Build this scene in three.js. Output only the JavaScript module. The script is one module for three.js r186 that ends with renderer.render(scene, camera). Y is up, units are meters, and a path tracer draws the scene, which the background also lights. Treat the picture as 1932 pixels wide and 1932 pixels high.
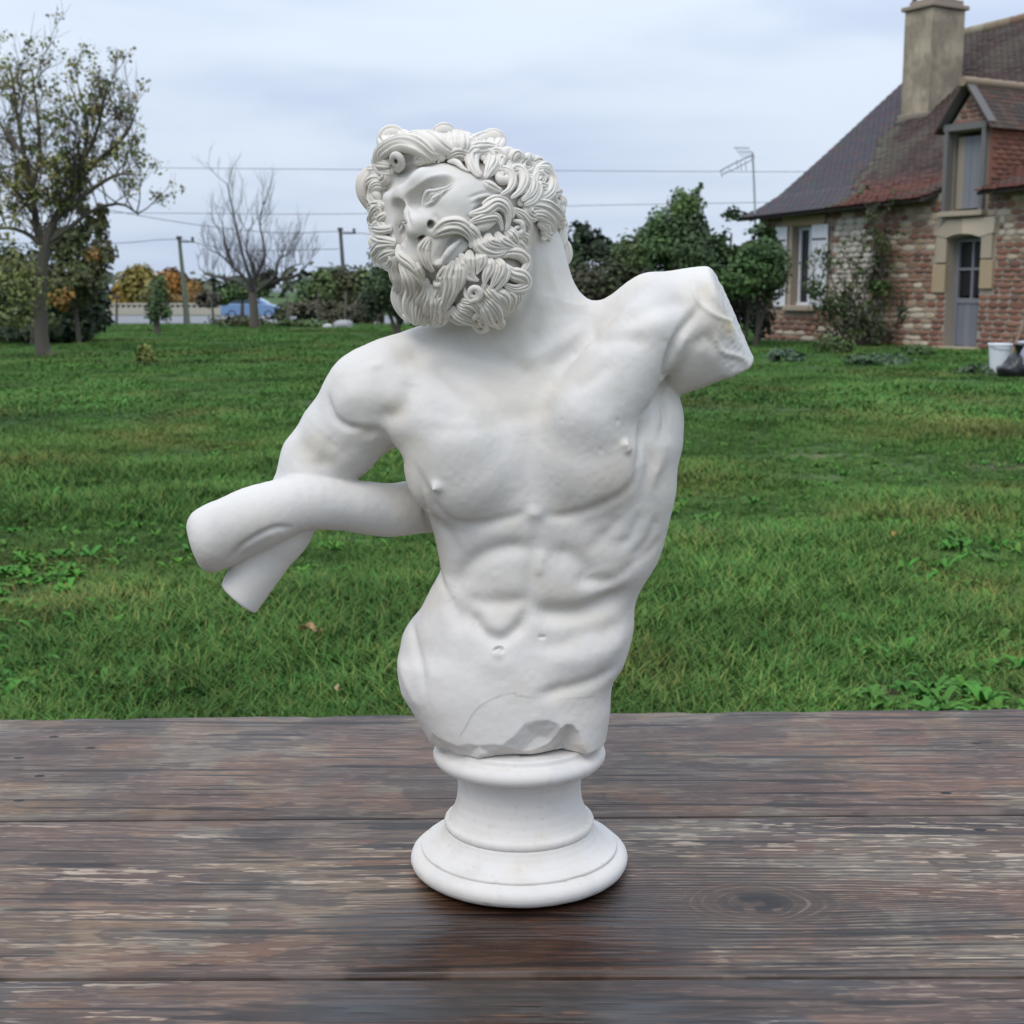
import * as THREE from 'three';
import { mergeGeometries, mergeVertices, toCreasedNormals } from 'three/addons/utils/BufferGeometryUtils.js';
import { RoundedBoxGeometry } from 'three/addons/geometries/RoundedBoxGeometry.js';

// ---------------------------------------------------------------- camera, sky, sun, exposure
const scene = new THREE.Scene();
const FOCAL = 2600, HALF = 966, HORIZON = 545;              // photograph measured on a 1932 unit square
const PITCH = Math.atan((HALF - HORIZON) / FOCAL);
const CAM = new THREE.Vector3(0, 1.07, 0);
const camera = new THREE.PerspectiveCamera(2 * Math.atan(HALF / FOCAL) * 180 / Math.PI, 1, 0.05, 3000);
camera.position.copy(CAM);
camera.rotation.x = -PITCH;
camera.focus = 0.98;
camera.userData.fStop = 22;
scene.add(camera);

const renderer = new THREE.WebGLRenderer({ antialias: true });
renderer.toneMapping = THREE.LinearToneMapping;
renderer.toneMappingExposure = 1.0;
renderer.shadowMap.enabled = true;
renderer.shadowMap.type = THREE.PCFSoftShadowMap;

function rng(seed) {
  let s = seed >>> 0;
  return () => { s = (s + 0x6D2B79F5) | 0; let t = Math.imul(s ^ (s >>> 15), 1 | s); t = (t + Math.imul(t ^ (t >>> 7), 61 | t)) ^ t; return ((t ^ (t >>> 14)) >>> 0) / 4294967296; };
}
const hash3 = (x, y, z) => { let h = Math.imul(x, 374761393) + Math.imul(y, 668265263) + Math.imul(z, 2147483647 ^ 0x5bd1e995); h = Math.imul(h ^ (h >>> 13), 1274126177); return ((h ^ (h >>> 16)) >>> 0) / 4294967296; };
function vnoise(x, y, z = 0) {
  const xi = Math.floor(x), yi = Math.floor(y), zi = Math.floor(z), f = (t) => t * t * (3 - 2 * t);
  const u = f(x - xi), v = f(y - yi), w = f(z - zi), l = (a, b, t) => a + (b - a) * t;
  const c = (i, j, k) => hash3(xi + i, yi + j, zi + k);
  return l(l(l(c(0, 0, 0), c(1, 0, 0), u), l(c(0, 1, 0), c(1, 1, 0), u), v), l(l(c(0, 0, 1), c(1, 0, 1), u), l(c(0, 1, 1), c(1, 1, 1), u), v), w);
}
function fbm(x, y, z = 0, o = 4) { let s = 0, a = 0.5, n = 0; for (let i = 0; i < o; i++) { s += a * vnoise(x, y, z); n += a; x = x * 2.03 + 17.1; y = y * 2.01 + 9.7; z = z * 2.02 + 3.3; a *= 0.5; } return s / n; }
const sstep = (a, b, x) => { const t = Math.min(1, Math.max(0, (x - a) / (b - a))); return t * t * (3 - 2 * t); };
const lerp = (a, b, t) => a + (b - a) * t;

{ // overcast sky: pale blue-grey with long flat streaks of cloud, a little brighter overhead
  const W = 2048, H = 1024, px = new Float32Array(W * H * 4);
  for (let j = 0; j < H; j++) {
    const el = (0.5 - (j + 0.5) / H) * Math.PI, se = Math.sin(el);
    for (let i = 0; i < W; i++) {
      const az = (i + 0.5) / W * 2 * Math.PI, k = (j * W + i) * 4;
      const up = Math.max(0, se), cx = Math.cos(az), cz = Math.sin(az);
      const proj = 1 / (up + 0.10);
      let n = fbm(cx * proj * 0.9 + 5, cz * proj * 0.9 + 2, 1.7, 5);
      const streak = fbm(cx * 5.5 + 7 + 2 * n, cz * 5.5, el * 30, 5);
      n = sstep(0.32, 0.66, 0.5 * n + 0.5 * streak);
      const lum = 1 + 1.1 * up;
      let r = lerp(0.50, 0.66, n), g = lerp(0.59, 0.745, n), b = lerp(0.76, 0.86, n);
      const hz = Math.exp(-Math.max(0, el) / 0.05);
      r = lerp(r, 0.60, hz * 0.5); g = lerp(g, 0.70, hz * 0.5); b = lerp(b, 0.87, hz * 0.5);
      const gnd = el < 0 ? Math.max(0.25, 1 + el * 5) : 1;
      px[k] = r * lum * gnd; px[k + 1] = g * lum * gnd; px[k + 2] = b * lum * gnd; px[k + 3] = 1;
    }
  }
  const tex = new THREE.DataTexture(px, W, H, THREE.RGBAFormat, THREE.FloatType);
  tex.mapping = THREE.EquirectangularReflectionMapping;
  tex.magFilter = tex.minFilter = THREE.LinearFilter;
  tex.flipY = true; tex.needsUpdate = true;
  scene.background = tex; scene.environment = tex;
}
const sun = new THREE.DirectionalLight(0xfff6ea, 1.5);
sun.position.set(-4, 10.5, 6.5);
sun.castShadow = true; sun.shadow.radius = 60;
sun.shadow.mapSize.set(2048, 2048);
Object.assign(sun.shadow.camera, { left: -30, right: 30, top: 30, bottom: -30, near: 0.5, far: 80 });
scene.add(sun); scene.add(sun.target);

// ---------------------------------------------------------------- where things stand, and naming
const cp = Math.cos(PITCH), sp = Math.sin(PITCH);
function ray(px, py) { const x = (px - HALF) / FOCAL, y = -(py - HALF) / FOCAL; return new THREE.Vector3(x, y * cp - sp, -cp - y * sp); }
const onZ = (px, py, z) => { const d = ray(px, py); return d.multiplyScalar((z - CAM.z) / d.z).add(CAM); };
const onY = (px, py, y = 0) => { const d = ray(px, py); return d.multiplyScalar((y - CAM.y) / d.y).add(CAM); };
const used = new Map();
function numbered(n) { const c = used.get(n) || 0; used.set(n, c + 1); return c ? `${n}_${String(c).padStart(3, '0')}` : n; }
function tag(o, label, category, group, kind) { if (label) o.userData.label = label; if (category) o.userData.category = category; if (group) o.userData.group = group; if (kind) o.userData.kind = kind; return o; }
function thing(name, label, category, pos = [0, 0, 0], turn = 0, group) { const o = new THREE.Group(); o.name = numbered(name); o.position.set(...pos); o.rotation.y = turn; scene.add(o); return tag(o, label, category, group); }
function mesh(name, geo, mat, parent) { const m = new THREE.Mesh(geo, mat); m.name = parent ? name : numbered(name); m.castShadow = m.receiveShadow = true; (parent || scene).add(m); return m; }
const rgb = (r, g, b) => new THREE.Color().setRGB(r, g, b);
const std = (c, rough = 0.9, o = {}) => new THREE.MeshStandardMaterial({ color: Array.isArray(c) ? rgb(...c) : c, roughness: rough, ...o });
const merge = (list) => mergeGeometries(list.map((g) => { const h = g.index ? g.toNonIndexed() : g; for (const k of Object.keys(h.attributes)) if (!['position', 'normal', 'uv', 'color'].includes(k)) h.deleteAttribute(k); return h; }));
function box(w, h, d, x = 0, y = 0, z = 0, bev = 0) { const g = bev ? new RoundedBoxGeometry(w, h, d, 1, bev) : new THREE.BoxGeometry(w, h, d); g.translate(x, y, z); return g; }
function tube(pts, r, seg = 8, rad = 6, closed = false) { return new THREE.TubeGeometry(new THREE.CatmullRomCurve3(pts.map((p) => p.isVector3 ? p : new THREE.Vector3(...p))), seg, r, rad, closed); }

// ---------------------------------------------------------------- sculpting tools: signed distance fields and a surface-nets mesher
const hyp = Math.hypot;
const smin = (a, b, k) => { const h = Math.max(k - Math.abs(a - b), 0) / k; return Math.min(a, b) - h * h * k * 0.25; };
const smax = (a, b, k) => -smin(-a, -b, k);
const sdEll = (x, y, z, e) => { const px = (x - e[0]) / e[3], py = (y - e[1]) / e[4], pz = (z - e[2]) / e[5]; const k0 = hyp(px, py, pz), k1 = hyp(px / e[3], py / e[4], pz / e[5]); return k1 < 1e-9 ? -Math.min(e[3], e[4], e[5]) : k0 * (k0 - 1) / k1; };
const sdCap = (x, y, z, a, b, ra, rb) => { const bx = b[0] - a[0], by = b[1] - a[1], bz = b[2] - a[2], qx = x - a[0], qy = y - a[1], qz = z - a[2]; let t = (qx * bx + qy * by + qz * bz) / (bx * bx + by * by + bz * bz); t = t < 0 ? 0 : t > 1 ? 1 : t; return hyp(qx - bx * t, qy - by * t, qz - bz * t) - (ra + (rb - ra) * t); };
function surfaceNets(f, lo, hi, c) {
  const nx = Math.ceil((hi[0] - lo[0]) / c) + 1, ny = Math.ceil((hi[1] - lo[1]) / c) + 1, nz = Math.ceil((hi[2] - lo[2]) / c) + 1, sl = nx * ny;
  const v = new Float32Array(sl * nz), B = 8;
  for (let k0 = 0; k0 < nz; k0 += B) for (let j0 = 0; j0 < ny; j0 += B) for (let i0 = 0; i0 < nx; i0 += B) {
    const i1 = Math.min(nx, i0 + B), j1 = Math.min(ny, j0 + B), k1 = Math.min(nz, k0 + B);
    const m = f(lo[0] + (i0 + B / 2) * c, lo[1] + (j0 + B / 2) * c, lo[2] + (k0 + B / 2) * c), far = Math.abs(m) > B * c * 1.7;
    for (let k = k0; k < k1; k++) for (let j = j0; j < j1; j++) for (let i = i0; i < i1; i++) v[k * sl + j * nx + i] = far ? m : f(lo[0] + i * c, lo[1] + j * c, lo[2] + k * c);
  }
  const pos = [], idx = [], ids = [new Int32Array(sl), new Int32Array(sl)];
  for (let k = 0; k < nz - 1; k++) {
    const cur = ids[k & 1], prv = ids[(k + 1) & 1];
    for (let j = 0; j < ny - 1; j++) for (let i = 0; i < nx - 1; i++) {
      const o = k * sl + j * nx + i;
      const a0 = v[o], a1 = v[o + 1], a2 = v[o + nx], a3 = v[o + nx + 1], a4 = v[o + sl], a5 = v[o + sl + 1], a6 = v[o + sl + nx], a7 = v[o + sl + nx + 1];
      const m = (a0 < 0) + (a1 < 0) + (a2 < 0) + (a3 < 0) + (a4 < 0) + (a5 < 0) + (a6 < 0) + (a7 < 0);
      if (m === 0 || m === 8) continue;
      let sx = 0, sy = 0, sz = 0, n = 0;
      const e = (p, q, x, y, z, ax) => { if ((p < 0) === (q < 0)) return; const t = p / (p - q); n++; sx += x + (ax === 0 ? t : 0); sy += y + (ax === 1 ? t : 0); sz += z + (ax === 2 ? t : 0); };
      e(a0, a1, 0, 0, 0, 0); e(a2, a3, 0, 1, 0, 0); e(a4, a5, 0, 0, 1, 0); e(a6, a7, 0, 1, 1, 0);
      e(a0, a2, 0, 0, 0, 1); e(a1, a3, 1, 0, 0, 1); e(a4, a6, 0, 0, 1, 1); e(a5, a7, 1, 0, 1, 1);
      e(a0, a4, 0, 0, 0, 2); e(a1, a5, 1, 0, 0, 2); e(a2, a6, 0, 1, 0, 2); e(a3, a7, 1, 1, 0, 2);
      const id = pos.length / 3; cur[j * nx + i] = id;
      pos.push(lo[0] + (i + sx / n) * c, lo[1] + (j + sy / n) * c, lo[2] + (k + sz / n) * c);
      const q = j * nx + i, s = a0 < 0;
      const quad = (A, Bq, C, D, fl) => fl ? idx.push(A, C, Bq, A, D, C) : idx.push(A, Bq, C, A, C, D);
      if (s !== (a1 < 0) && j && k) quad(cur[q], cur[q - nx], prv[q - nx], prv[q], !s);
      if (s !== (a2 < 0) && i && k) quad(cur[q], prv[q], prv[q - 1], cur[q - 1], !s);
      if (s !== (a4 < 0) && i && j) quad(cur[q], cur[q - 1], cur[q - nx - 1], cur[q - nx], !s);
    }
  }
  return { pos: new Float32Array(pos), idx: new Uint32Array(idx) };
}

// ---------------------------------------------------------------- the marble statue, sculpted in units of 0.38 mm
const TABLE_Y = 0.65, BU = 0.00038, BX = 0.0053, BZ = -0.963;
const L = (px, py, z) => { const p = onZ(px, py, BZ + BU * z); return [(p.x - BX) / BU, (p.y - TABLE_Y) / BU, z]; };
const LR = (px, py, z, ...r) => [...L(px, py, z), ...r];
const camM = [(CAM.x - BX) / BU, (CAM.y - TABLE_Y) / BU, (CAM.z - BZ) / BU];
// detail views of the photograph used for measuring: head, arm, chest, stump, base
const VH = (x, y) => [644 + 0.25 * x, 214.7 + 0.25 * y], VA = (x, y) => [339.9 + 0.3147 * x, 572.5 + 0.3147 * y];
const VC = (x, y) => [751.3 + 0.2963 * x, 608.2 + 0.2963 * y], VS = (x, y) => [1055.5 + 0.213 * x, 483 + 0.213 * y], VB = (x, y) => [733.5 + 0.3242 * x, 1109 + 0.3242 * y];
function curve1(pts) { // monotone table of [Y, value], smoothed, indexed by integer Y
  pts = pts.slice().sort((a, b) => a[0] - b[0]); const lo = Math.floor(pts[0][0]) - 40, hi = Math.ceil(pts[pts.length - 1][0]) + 40, out = new Float32Array(hi - lo + 1);
  for (let y = lo, i = 0; y <= hi; y++) {
    while (i < pts.length - 2 && pts[i + 1][0] < y) i++;
    const a = pts[i], b = pts[i + 1], p = pts[Math.max(0, i - 1)], n = pts[Math.min(pts.length - 1, i + 2)];
    const t = Math.min(1, Math.max(0, (y - a[0]) / (b[0] - a[0]))), h = b[0] - a[0], s = (b[1] - a[1]) / h;
    const m0 = p === a ? s : ((b[1] - p[1]) / (b[0] - p[0])), m1 = n === b ? s : ((n[1] - a[1]) / (n[0] - a[0])), t2 = t * t, t3 = t2 * t;
    out[y - lo] = (2 * t3 - 3 * t2 + 1) * a[1] + (t3 - 2 * t2 + t) * h * m0 + (3 * t2 - 2 * t3) * b[1] + (t3 - t2) * h * m1;
  }
  return (y) => { const u = Math.min(out.length - 1.001, Math.max(0, y - lo)), i = u | 0; return out[i] + (out[i + 1] - out[i]) * (u - i); };
}
const side = (pts) => curve1(pts.map(([x, y]) => { const p = L(x, y, -5); return [p[1], p[0]]; }));
const depth = (pts) => curve1(pts.map(([y, z]) => [L(980, y, z)[1], z]));
const tXL = side([[880, 590], [842, 640], [800, 700], [778, 760], [768, 830], [776, 880], [793, 930], [804, 960], [820, 1020], [828, 1060], [829, 1082], [808, 1125], [783, 1178], [776, 1215], [753, 1248], [756, 1295], [776, 1330], [792, 1356], [812, 1392], [826, 1440]]);
const tXR = side([[1090, 590], [1170, 640], [1240, 700], [1285, 760], [1290, 830], [1279, 880], [1275, 930], [1263, 985], [1241, 1060], [1202, 1128], [1195, 1190], [1177, 1250], [1155, 1288], [1150, 1340], [1141, 1395], [1131, 1440]]);
const tZF = depth([[590, 10], [640, 34], [700, 66], [760, 92], [850, 116], [930, 122], [985, 118], [1050, 112], [1130, 108], [1190, 112], [1240, 122], [1300, 132], [1370, 138], [1440, 142]]);
const tZB = depth([[590, -95], [640, -120], [760, -150], [900, -155], [1100, -150], [1300, -148], [1440, -138]]);
const cutY = L(980, 1437, 140)[1];

const P = {
  pecL: LR(884, 884, 62, 116, 106, 84), pecR: LR(1108, 866, 66, 112, 116, 84),
  deltL: LR(707, 757, 14, 90, 92, 84),
  hipL: LR(806, 1235, -30, 52, 78, 90),
  skull: LR(884, 412, 0, 152, 134, 148), face: LR(852, 452, 40, 124, 124, 112), chin: LR(902, 524, 66, 96, 92, 84),
};
const C = (a, b, ra, rb) => [L(...a), L(...b), ra, rb];
const CAPS = {
  pecInL: C([862, 830, 66], [735, 735, 30], 84, 74), pecInR: C([1106, 790, 76], [1222, 632, 52], 84, 66),
  trapL: C([930, 645, -50], [738, 703, -10], 72, 62), trapR: C([1030, 655, -52], [1160, 632, -28], 66, 62),
  neck: C([1000, 660, -42], [966, 470, -24], 90, 88), nape: C([1040, 620, -60], [985, 520, -50], 60, 70),
  arm1: C([700, 752, 12], [640, 830, 8], 84, 74), arm2: C([640, 830, 8], [596, 888, 12], 74, 60), arm3: C([596, 888, 12], [528, 1000, 30], 60, 54), arm4: C([528, 1000, 30], [440, 1150, 55], 54, 39),
  elbow: C([566, 852, 12], [575, 846, 12], 30, 30),
  stub1: C([1160, 632, -28], [1236, 604, -6], 62, 78), stub2: C([1236, 604, -6], [1322, 612, -4], 78, 96), stub4: C([1296, 672, -14], [1392, 662, 0], 74, 60), stub3: C([1322, 612, -4], [1440, 690, 0], 96, 72),
};
const COIL = (() => {
  const k = [[860, 956, -116, 52], [800, 956, -66, 52], [730, 964, -10, 50], [650, 954, 42, 47], [570, 951, 76, 50], [490, 976, 86, 58], [420, 1008, 74, 60], [368, 1032, 60, 58]].map(([x, y, z, r]) => [...L(x, y, z), r]);
  const c = new THREE.CatmullRomCurve3(k.map((p) => new THREE.Vector3(p[0], p[1], p[2]))), n = 30, out = [];
  const at = (t) => { const p = c.getPoint(t), u = t * (k.length - 1), i = Math.min(k.length - 2, u | 0); return [[p.x, p.y, p.z], k[i][3] + (k[i + 1][3] - k[i][3]) * (u - i)]; };
  for (let i = 0; i < n; i++) { const a = at(i / n), b = at((i + 1) / n); out.push([a[0], b[0], a[1], b[1]]); }
  return out;
})();
const dCap = (n, x, y, z) => sdCap(x, y, z, ...CAPS[n]);
const plane = (a, n) => { const l = hyp(...n); return [...L(...a), n[0] / l, n[1] / l, n[2] / l]; };
const dPl = (p, x, y, z) => (x - p[0]) * p[3] + (y - p[1]) * p[4] + (z - p[2]) * p[5];
const CUT = { forearm: plane([449, 1132, 55], [-0.66, -0.75, 0.12]), coil: plane([360, 1020, 62], [-0.93, -0.28, 0.12]), stubR: plane([1384, 604, 0], [0.90, 0.41, 0.22]), stubB: plane([1366, 715, 0], [0.38, -0.92, 0.05]), stubF: plane([1378, 590, 78], [0.62, 0.28, 0.74]), stubG: plane([1396, 650, 60], [0.55, -0.12, 0.82]) };
function torsoLoft(x, y, z) {
  const xl = tXL(y), xr = tXR(y), zf = tZF(y), zb = tZB(y), a = (xr - xl) / 2, b = (zf - zb) / 2;
  const u = Math.abs(x - (xl + xr) / 2) / a, v = Math.abs(z - (zf + zb) / 2) / b, n = 2.45;
  const g = Math.pow(Math.pow(u, n) + Math.pow(v, n), 1 / n); if (g < 0.05) return -Math.min(a, b);
  const k = Math.pow(g, 1 - n);
  return (g - 1) / hyp(Math.pow(u, n - 1) * k / a, Math.pow(v, n - 1) * k / b);
}
const VHL = (x, y, z, ...r) => [...L(...VH(x, y), z), ...r];
const MASS = [VHL(790, 345, -10, 126, 34, 126), VHL(1150, 370, -10, 80, 24, 104), VHL(310, 660, -14, 20, 80, 66), VHL(350, 960, 4, 20, 50, 56), VHL(1430, 660, -24, 46, 76, 92), VHL(1600, 1000, -70, 18, 40, 40), VHL(570, 1350, 40, 30, 60, 40), VHL(380, 320, 10, 20, 30, 44), VHL(380, 470, 30, 18, 26, 40)];
function headSDF(x, y, z) {
  let d = smin(sdEll(x, y, z, P.skull), sdEll(x, y, z, P.face), 40);
  d = smin(d, sdEll(x, y, z, P.chin), 26);
  for (const m of MASS) d = smin(d, sdEll(x, y, z, m), 10);
  return d;
}
function faceSDF(x, y, z) {
  let h = headSDF(x, y, z);
  if (z > 20) for (const [c, k] of FACE.add) h = smin(h, sdCap(x, y, z, ...c), k);
  return h;
}
const topY = L(980, 596, 0)[1];
// face: capsules added and carved on the head
const F = (x, y, z) => [...VH(x, y), z], FC = (a, b, ra, rb) => C(F(...a), F(...b), ra, rb);
const FACE = {
  add: [
    [FC([440, 640, 112], [580, 840, 150], 12, 18), 14], [FC([580, 840, 150], [572, 880, 151], 18, 17), 10],
    [FC([672, 832, 132], [640, 790, 126], 19, 14), 12], [FC([592, 924, 134], [560, 885, 138], 15, 14), 10],
    [FC([470, 590, 122], [620, 500, 132], 12, 13), 24], [FC([620, 500, 132], [860, 478, 112], 13, 10), 26],
    [FC([370, 660, 88], [395, 900, 84], 14, 14), 20],
    [FC([880, 690, 120], [1000, 640, 104], 36, 34), 46],
    [FC([700, 640, 122], [730, 618, 120], 19, 15), 6],
    [FC([800, 1020, 134], [890, 950, 124], 24, 16), 16], [FC([750, 1110, 142], [800, 1020, 140], 20, 22), 14],
    [FC([530, 1000, 108], [560, 1170, 116], 20, 22), 24],
    [FC([640, 930, 132], [780, 860, 134], 18, 18), 16], [FC([640, 930, 132], [640, 1090, 134], 18, 16), 16],
  ],
  cut: [
    [FC([430, 730, 126], [470, 900, 120], 16, 14), 10], [FC([455, 870, 120], [475, 1010, 114], 11, 9), 10],
    [FC([676, 846, 156], [660, 818, 130], 7.5, 4), 5], [FC([604, 934, 154], [590, 908, 132], 6.5, 4), 5],
  ],
};
function sdPoly(x, y, p) {
  let d = 1e9, s = 1;
  for (let i = 0, j = p.length - 1; i < p.length; j = i++) {
    const ex = p[j][0] - p[i][0], ey = p[j][1] - p[i][1], wx = x - p[i][0], wy = y - p[i][1]; let t = (wx * ex + wy * ey) / (ex * ex + ey * ey); t = t < 0 ? 0 : t > 1 ? 1 : t;
    const bx = wx - ex * t, by = wy - ey * t, q = bx * bx + by * by; if (q < d) d = q;
    const c1 = y >= p[i][1], c2 = y < p[j][1], c3 = ex * wy > ey * wx; if ((c1 && c2 && c3) || (!c1 && !c2 && !c3)) s = -s;
  }
  return s * Math.sqrt(d);
}
// bare skin of the face; outside it the head is cut back so that the locks stand clear of it
const SKIN = [[300, 500], [420, 400], [540, 360], [740, 370], [900, 430], [1040, 490], [1200, 600], [1020, 650], [980, 760], [990, 860], [900, 830], [760, 850], [690, 920], [890, 920], [970, 1000], [870, 1110], [740, 1160], [640, 1150], [610, 1250], [520, 1200], [430, 1080], [330, 820]];
function skinMask(x, y, z) { const dx = x - camM[0], dy = y - camM[1], dz = z - camM[2], f = -(dz * cp + dy * sp), v = dy * cp - dz * sp, px = HALF + FOCAL * dx / f, py = HALF - FOCAL * v / f; return sstep(-10, 40, sdPoly((px - 644) * 4, (py - 214.7) * 4, SKIN)); }
function bodySDF(x, y, z) {
  let d = 1e9;
  if (y < topY + 60) {
    d = Math.max(torsoLoft(x, Math.min(y, topY), z), y - topY);
    d = smin(d, sdEll(x, y, z, P.pecL), 16); d = smin(d, sdEll(x, y, z, P.pecR), 16);
    d = smin(d, dCap('pecInL', x, y, z), 26); d = smin(d, dCap('pecInR', x, y, z), 20);
  } else d = y - topY;
  d = smin(d, sdEll(x, y, z, P.hipL), 18);
  d = smin(d, dCap('trapL', x, y, z), 40); d = smin(d, dCap('trapR', x, y, z), 40);
  d = smin(d, dCap('neck', x, y, z), 50); d = smin(d, dCap('nape', x, y, z), 50);
  d = smin(d, sdEll(x, y, z, P.deltL), 18);
  if (x < P.deltL[0] + 140) {
    let a = smin(dCap('arm1', x, y, z), dCap('arm2', x, y, z), 20); a = smin(a, dCap('elbow', x, y, z), 22);
    a = smin(a, dCap('arm3', x, y, z), 24); a = smin(a, dCap('arm4', x, y, z), 20); a = smax(a, dPl(CUT.forearm, x, y, z), 5);
    d = smin(d, a, 22);
    let c = 1e9; for (const q of COIL) c = Math.min(c, sdCap(x, y, z, ...q));
    c = smax(c, dPl(CUT.coil, x, y, z), 34);
    d = smin(d, c, 7);
  }
  if (x > 60) {
    let s = smin(dCap('stub1', x, y, z), dCap('stub2', x, y, z), 30); s = smin(s, dCap('stub3', x, y, z), 30); s = smin(s, dCap('stub4', x, y, z), 24);
    s = smax(s, dPl(CUT.stubR, x, y, z), 10); s = smax(s, dPl(CUT.stubB, x, y, z), 12); s = smax(s, dPl(CUT.stubF, x, y, z), 8); s = smax(s, dPl(CUT.stubG, x, y, z), 10);
    d = smin(d, s, 18);
  }
  if (y > topY - 120) {
    let h = faceSDF(x, y, z);
    if (z > 20) {
      for (const [c, k] of FACE.cut) h = smax(h, -sdCap(x, y, z, ...c), k);
    }
    if (Math.abs(h) < 40) h += 9 * skinMask(x, y, z);
    d = smin(d, h, 14);
  }
  d = smax(d, cutY - y, 2);
  if (z > 20 && y < cutY + 130) {
    const t = torsoLoft(x, y, z);
    for (const c of CHIPS) { const q = sdPoly(x, y, c.p); if (q < 0) d = smax(d, t + Math.min(c.m, -q * c.s) + 1.5 * (vnoise(x / 9, y / 9, z / 9) - 0.5), 1.5); }
  }
  return d;
}
// chips broken out of the lower edge: outlines on the front, growing deeper inwards
const CHIPS = [
  [[[244, 888], [330, 915], [400, 930], [470, 908], [530, 912], [560, 990], [560, 1200], [200, 1200]], 0.5, 16],
  [[[520, 915], [600, 905], [660, 905], [720, 862], [790, 786], [860, 768], [930, 772], [990, 800], [1040, 860], [1040, 1200], [540, 1200]], 0.6, 22],
  [[[500, 985], [600, 930], [700, 912], [820, 912], [900, 885], [960, 850], [1035, 803], [1075, 812], [1110, 860], [1130, 930], [1160, 1000], [1180, 1200], [500, 1200]], 1.3, 54],
].map(([p, s, m]) => ({ p: p.map(([x, y]) => L(...VB(x, y), 128)), s, m }));
// a point of the sculpted surface seen at a place of the photograph; beside the outline, the nearest point
function seen(f, px, py, near = 2.2e3) {
  const r = ray(px, py).normalize(); let t = near, bt = near, bd = 1e9;
  for (let i = 0; i < 160; i++) { const d = f(camM[0] + r.x * t, camM[1] + r.y * t, camM[2] + r.z * t); if (d < bd) { bd = d; bt = t; } if (d < 0.15) break; t += Math.max(0.3, d * 0.6); if (t > 3.4e3) break; }
  for (let st = 12; st > 0.2; st *= 0.6) for (const u of [bt - st, bt + st]) { const d = f(camM[0] + r.x * u, camM[1] + r.y * u, camM[2] + r.z * u); if (bd > 0.15 && d < bd) { bd = d; bt = u; } }
  return [camM[0] + r.x * bt, camM[1] + r.y * bt, camM[2] + r.z * bt, bd];
}
const gradient = (f, p, e = 1) => { const g = [f(p[0] + e, p[1], p[2]) - f(p[0] - e, p[1], p[2]), f(p[0], p[1] + e, p[2]) - f(p[0], p[1] - e, p[2]), f(p[0], p[1], p[2] + e) - f(p[0], p[1], p[2] - e)], l = hyp(...g) || 1; return [g[0] / l, g[1] / l, g[2] / l]; };
function densify(pts, step) { // smooth path through 2D points
  const c = new THREE.CatmullRomCurve3(pts.map(([x, y, w = 1]) => new THREE.Vector3(x, y, 0)), false, 'centripetal');
  const n = Math.max(4, Math.ceil(c.getLength() / step)); return c.getSpacedPoints(n).map((p) => [p.x, p.y]);
}
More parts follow.
